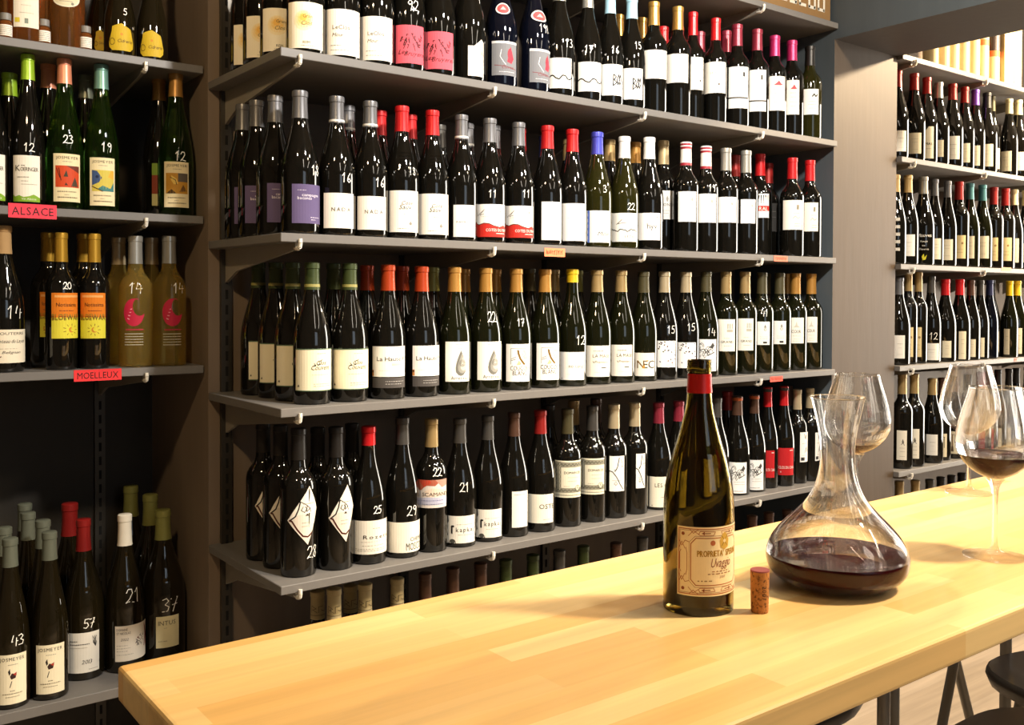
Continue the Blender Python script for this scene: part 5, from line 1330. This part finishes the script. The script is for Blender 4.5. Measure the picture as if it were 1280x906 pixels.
a0 = math.asin(-25.8 / 45.3); zl0, zl1 = .022 + .0, .022 + .0
def obz(y): 
    near = Vector((c.x, c.y, 0)) - d * R; rr = ray(868, y); return rr.z * math.hypot(near.x, near.y) / math.hypot(rr.x, rr.y) - ZT
zl0, zl1 = obz(745.5), obz(659)
def fn(u, v, k):
    al = a0 + u / R; q = (rt * math.sin(al) - d * math.cos(al)) * (R * 1.0 + .0004 + .00012 * k); return (q.x, q.y, zl0 + v)
LW, LH = 2.35 * R, zl1 - zl0
cv = Canvas(LW, LH, fn, .003)
cv.add([(0, 0), (LW, 0), (LW, LH), (0, LH)], paper('#f3deaf'), 0)
RB = '#b06a3c'; RD = '#8f4a26'
def mrect(x0, y0, x1, y1, w, col, ly=1): cv.L([(x0, y0), (x1, y0), (x1, y1), (x0, y1), (x0, y0)], w, col, ly)
mrect(.02, .03, .98, .97, .0011, RB); mrect(.035, .05, .965, .95, .0004, RD)
# inner frame with cut corners
cv.L([(.23, .16), (.77, .16), (.83, .24), (.83, .76), (.77, .84), (.23, .84), (.17, .76), (.17, .24), (.23, .16)], .0011, RB)
cv.L([(.22, .13), (.78, .13), (.85, .22), (.85, .78), (.78, .87), (.22, .87), (.15, .78), (.15, .22), (.22, .13)], .0004, RD)
for sx in (0, 1):
    for sy in (0, 1):
        X = lambda q: q if not sx else 1 - q
        Y = lambda q: q if not sy else 1 - q
        cv.C(X(.075), Y(.105), .0021, RD, 1, 10)
        cv.L([(X(.02), Y(.2)), (X(.06), Y(.28)), (X(.1), Y(.2)), (X(.15), Y(.22))], .0007, RB); cv.L([(X(.02), Y(.32)), (X(.06), Y(.22)), (X(.1), Y(.32))], .0007, RB)
        cv.L([(X(.15), Y(.03)), (X(.2), Y(.09)), (X(.26), Y(.03))], .0007, RB); cv.L([(X(.14), Y(.13)), (X(.2), Y(.05)), (X(.28), Y(.12)), (X(.44), Y(.12)), (X(.46), Y(.07)), (X(.28), Y(.06)), (X(.26), Y(.1))], .0007, RB)
        cv.L([(X(.05), Y(.34)), (X(.03), Y(.38)), (X(.03), Y(.5))], .0007, RB); cv.L([(X(.11), Y(.3)), (X(.125), Y(.38)), (X(.125), Y(.5))], .0007, RB)
        cv.L([(X(.3), Y(.09)), (X(.4), Y(.09))], .001, RD); cv.P([(X(.33), Y(.06)), (X(.3), Y(.09)), (X(.33), Y(.115))], RD, 1)
cv.C(.43, .77, .0032, '#b5673e', 1.5, 12)
cv.P([(.53, .7), (.52, .8), (.55, .88), (.59, .92), (.63, .88), (.66, .8), (.65, .7), (.59, .66)], '#cfa648', 1.5); cv.L([(.55, .72), (.63, .86)], .0008, '#8a6a20', 2); cv.L([(.63, .72), (.55, .86)], .0008, '#8a6a20', 2); cv.C(.59, .79, .0022, '#e8d2a0', 2.2, 8)
cv.T("PROPRIETA'", .245, .575, .088, '#a87e1c', fit=.33, gap=.1, layer=2, bold=.00025); cv.T('SPERINO', .61, .575, .088, '#a87e1c', fit=.25, gap=.1, layer=2, bold=.00025)
cv.T('Uvaggio', .40, .42, .13, '#8a4a30', fit=.29, shear=.35, gap=.04)
cv.M(.42, .66, .35, '#a0724a', .014); cv.M(.37, .7, .315, '#a0724a', .014); cv.T('2007', .52, .255, .035, '#8a5a3a'); cv.M(.25, .42, .215, '#a0825a', .016); cv.M(.66, .8, .9, '#a0825a', .012)
cv.build('label', e)

# cork
c = on_table(949.5, 764)
e = empty('cork', c, 'wine stained cork standing upright beside the open bottle', 'cork')
k = 1 / F * c.dot(FW); hh = 52.5 * k
link('cork_body', mesh_from_bm(lathe_bm([(0, 0), (10.4 * k, 0), (10.8 * k, .001), (11.3 * k, hh * .5), (11.9 * k, hh - .001), (11.5 * k, hh), (0, hh)], 32), 'cork_body', M_CORK, False), e)
link('stained_end', mesh_from_bm(lathe_bm([(11.93 * k, hh - .0015), (11.9 * k, hh + .0001), (11.4 * k, hh + .0004), (0, hh + .0004)], 32), 'stained_end', pm('#8a4444', .8)), e)
d = Vector((c.x, c.y, 0)).normalized(); rt = Vector((d.y, -d.x, 0))
def fn(u, v, k2):
    al = .25 + v / .011; r = 11.9 * k + .0002; q = (rt * math.sin(al) - d * math.cos(al)) * r; return (q.x, q.y, hh * .66 - u)
cv = Canvas(.03, .006, fn, .02); ps, wt = text_polys('2007', .0055, .14)
for q in ps: cv.add(q, ink('#3a2010'), 1, True)
cv.build('year_stamp', e)

# decanter
c = on_table(1045.5, 729)
k = 1 / F * c.dot(FW)
e = empty('decanter', c, 'wide bottomed clear glass decanter with a pool of red wine', 'decanter')
dp = [(0, .0015), (.052, .0), (.066, .003), (.079, .010), (.088, .020), (.0915, .031), (.0915, .042), (.087, .055), (.078, .069), (.064, .084), (.049, .099), (.037, .114), (.029, .130), (.0245, .147), (.0222, .166), (.0226, .186), (.0255, .206), (.0300, .226), (.0350, .247)]
hs = (obz(500) if False else 1)
dps = smooth_profile(dp, 4)
inn = [(r - .0022, z) for r, z in reversed(dps) if z > .016] + [(.070, .0125), (.05, .0105), (0, .0100)]
link('glass_body', mesh_from_bm(lathe_bm(dps + inn, 80), 'glass_body', GL_SHELL, True), e)
link('rim', mesh_from_bm(lathe_bm([(.0342, .2465), (.0350, .2478), (.0358, .2472), (.0352, .2458)], 72, True), 'rim', GL_SOLID, True), e)
lev = .040
wp = [(0, .0045)] + [(r - .002, max(z, .0045)) for r, z in dps if .03 < r and z < lev and r > .05] + [(.0905, lev), (.0880, lev - .0006), (0, lev - .0006)]
wp = [(0, .0092), (.05, .0097), (.070, .0117)] + [(r - .0016, z) for r, z in dps if .0165 < z < lev] + [(.0896, lev), (.0870, lev - .0005), (0, lev - .0006)]
link('wine', mesh_from_bm(lathe_bm(wp, 64), 'wine', WINE, True), e)

# wine glasses
def wine_glass(x, y, label, level, kk=1.):
    c = on_table(x, y)
    e = empty('wine_glass', c, label, 'glass', 'big burgundy glasses on the table')
    bowl = [(0, .1135), (.006, .114), (.017, .1175), (.032, .126), (.046, .140), (.0545, .157), (.0555, .172), (.0525, .192), (.0468, .214), (.0405, .234), (.0372, .2475)]
    bs = smooth_profile(bowl, 5)
    link('bowl', mesh_from_bm(lathe_bm(bs + [(max(r - .0010, 0), z + (.0006 if r < .02 else 0)) for r, z in reversed(bs)], 72), 'bowl', GL_SHELL, True), e)
    link('rim', mesh_from_bm(lathe_bm([(.0366, .2475), (.0372, .2486), (.0378, .2478), (.0373, .2468)], 64, True), 'rim', GL_SOLID, True), e)
    st = [(0, 0), (.040, 0), (.0435, .0006), (.0438, .0016), (.042, .0022), (.03, .0035), (.016, .0058), (.008, .0095), (.0048, .016), (.0039, .03), (.0037, .06), (.0042, .088), (.0058, .101), (.0095, .1095), (.0135, .1135), (.0105, .1142), (0, .1133)]
    link('stem', mesh_from_bm(lathe_bm(st, 40), 'stem', GL_SOLID, True), e)
    def rb(z):
        for (r0, z0), (r1, z1) in zip(bs, bs[1:]):
            if z0 <= z <= z1 and z1 > z0: return r0 + (r1 - r0) * (z - z0) / (z1 - z0)
    w_ = [(0, .1148)] + [(rb(.115 + (level - .115) * i / 8) - .0005, .1152 + (level - .1152) * i / 8) for i in range(1, 9)]
    w_ += [(w_[-1][0] - .0015, level - .0004), (0, level - .0005)]
    link('wine', mesh_from_bm(lathe_bm(w_, 48), 'wine', WINE, True), e)
wine_glass(1243, 695, 'wine glass nearest the lens, holding the most red wine', .150)
wine_glass(1211, 616, 'wine glass in the middle, behind the fullest one', .131)
wine_glass(1070, 650, 'wine glass standing behind the decanter', .133)
# ------------------------------------------------------------------ light: ceiling spots of the shop and added, unseen lights
def spot(x, y, z, tx, ty, tz, power, col, size, blend=.6, rad=.05):
    l = D.lights.new('spot_lamp', 'SPOT'); l.energy = power; l.color = col; l.spot_size = math.radians(size); l.spot_blend = blend; l.shadow_soft_size = rad
    o = D.objects.new('spot_light', l); COL.objects.link(o); o.location = lift((x, y, z))
    o.rotation_euler = (Vector((tx, ty, tz)) - Vector((x, y, z))).to_track_quat('-Z', 'Y').to_euler()
def area(x, y, z, tx, ty, tz, power, col, sx, sy):
    l = D.lights.new('unseen_area_light', 'AREA'); l.shape = 'RECTANGLE'; l.size = sx; l.size_y = sy; l.energy = power; l.color = col
    o = D.objects.new('unseen_area_light', l); COL.objects.link(o); o.location = lift((x, y, z))
    o.rotation_euler = (Vector((tx, ty, tz)) - Vector((x, y, z))).to_track_quat('-Z', 'Y').to_euler()
WARM = (1., .80, .55); NEU = (1., .94, .86); AMB = (1., .72, .42)
spot(1.25, .50, 1.20, 1.30, 1.95, .15, 205, NEU, 95)
spot(2.15, .60, 1.20, 2.2, 1.95, .15, 108, (1, .88, .72), 90)
spot(-.15, .75, 1.20, .45, 2.4, -.3, 66, (1, .72, .40), 100)
spot(4.05, 1.10, 1.20, 3.3, 1.95, .2, 290, (1, .75, .47), 140)
spot(3.75, .30, 1.20, 3.5, 1.95, .05, 150, (1, .82, .58), 58)  # extra spot added to brighten the labels right of the pier
spot(1.85, .10, 1.20, 1.3, .82, -.38, 255, WARM, 75, .6, .10)
area(5.3, 1.0, .1, 2.0, 1.7, 0, 95, (1, .92, .8), 1.0, 2.0)  # unseen bright source on the right, for the bottles' rim highlights
area(1.0, -2.3, .5, 2.4, 1.6, .4, 8, (.72, .86, 1), 1.2, 1.2)  # unseen cool fill added for the pier and beam sides
w = D.worlds.new('World'); SC.world = w; w.use_nodes = True
bg = w.node_tree.nodes['Background']; bg.inputs['Color'].default_value = (1, .78, .52, 1); bg.inputs['Strength'].default_value = .02
area(.75, -.9, 1.25, .75, -.9, 0, 9, (1, .9, .75), .10, 1.6)  # unseen ceiling strip added for streak reflections in the bottles
area(2.3, -.9, 1.25, 2.3, -.9, 0, 9, (1, .9, .75), .10, 1.6)  # second strip added for the same streaks

SC.view_settings.view_transform = 'Standard'
SC.view_settings.look = 'None'
SC.view_settings.gamma = 1
SC.view_settings.exposure = 0
SC.view_settings.use_curve_mapping = False
SC.cycles.max_bounces = 12; SC.cycles.transparent_max_bounces = 24; SC.cycles.transmission_bounces = 10
SC.cycles.sample_clamp_indirect = 6
SC.cycles.use_denoising = True

# unseen frames added round two area lights (behind and to the right of the viewer)
def added_frame(name, horiz, c, hw, z0, z1, along_y):
    bm = bmesh.new(); t = .05
    for a0, a1, b0, b1 in ((-hw - t, -hw, z0 - t, z1 + t), (hw, hw + t, z0 - t, z1 + t), (-hw, hw, z1, z1 + t), (-hw, hw, z0 - t, z0), (-.015, .015, z0, z1)):
        if along_y: box_bm(horiz - .05, horiz, c + a0, c + a1, b0 + CZ, b1 + CZ, 0, bm)
        else: box_bm(c + a0, c + a1, horiz, horiz + .05, b0 + CZ, b1 + CZ, 0, bm)
    o = link(name, mesh_from_bm(bm, name, pm('#d8d4cc', .5))); o['kind'] = 'structure'
added_frame('added_frame_1', 5.4, 1.0, .5, -.9, 1.1, True)
added_frame('added_frame_2', -2.6, 1.0, .6, -.1, 1.1, False)
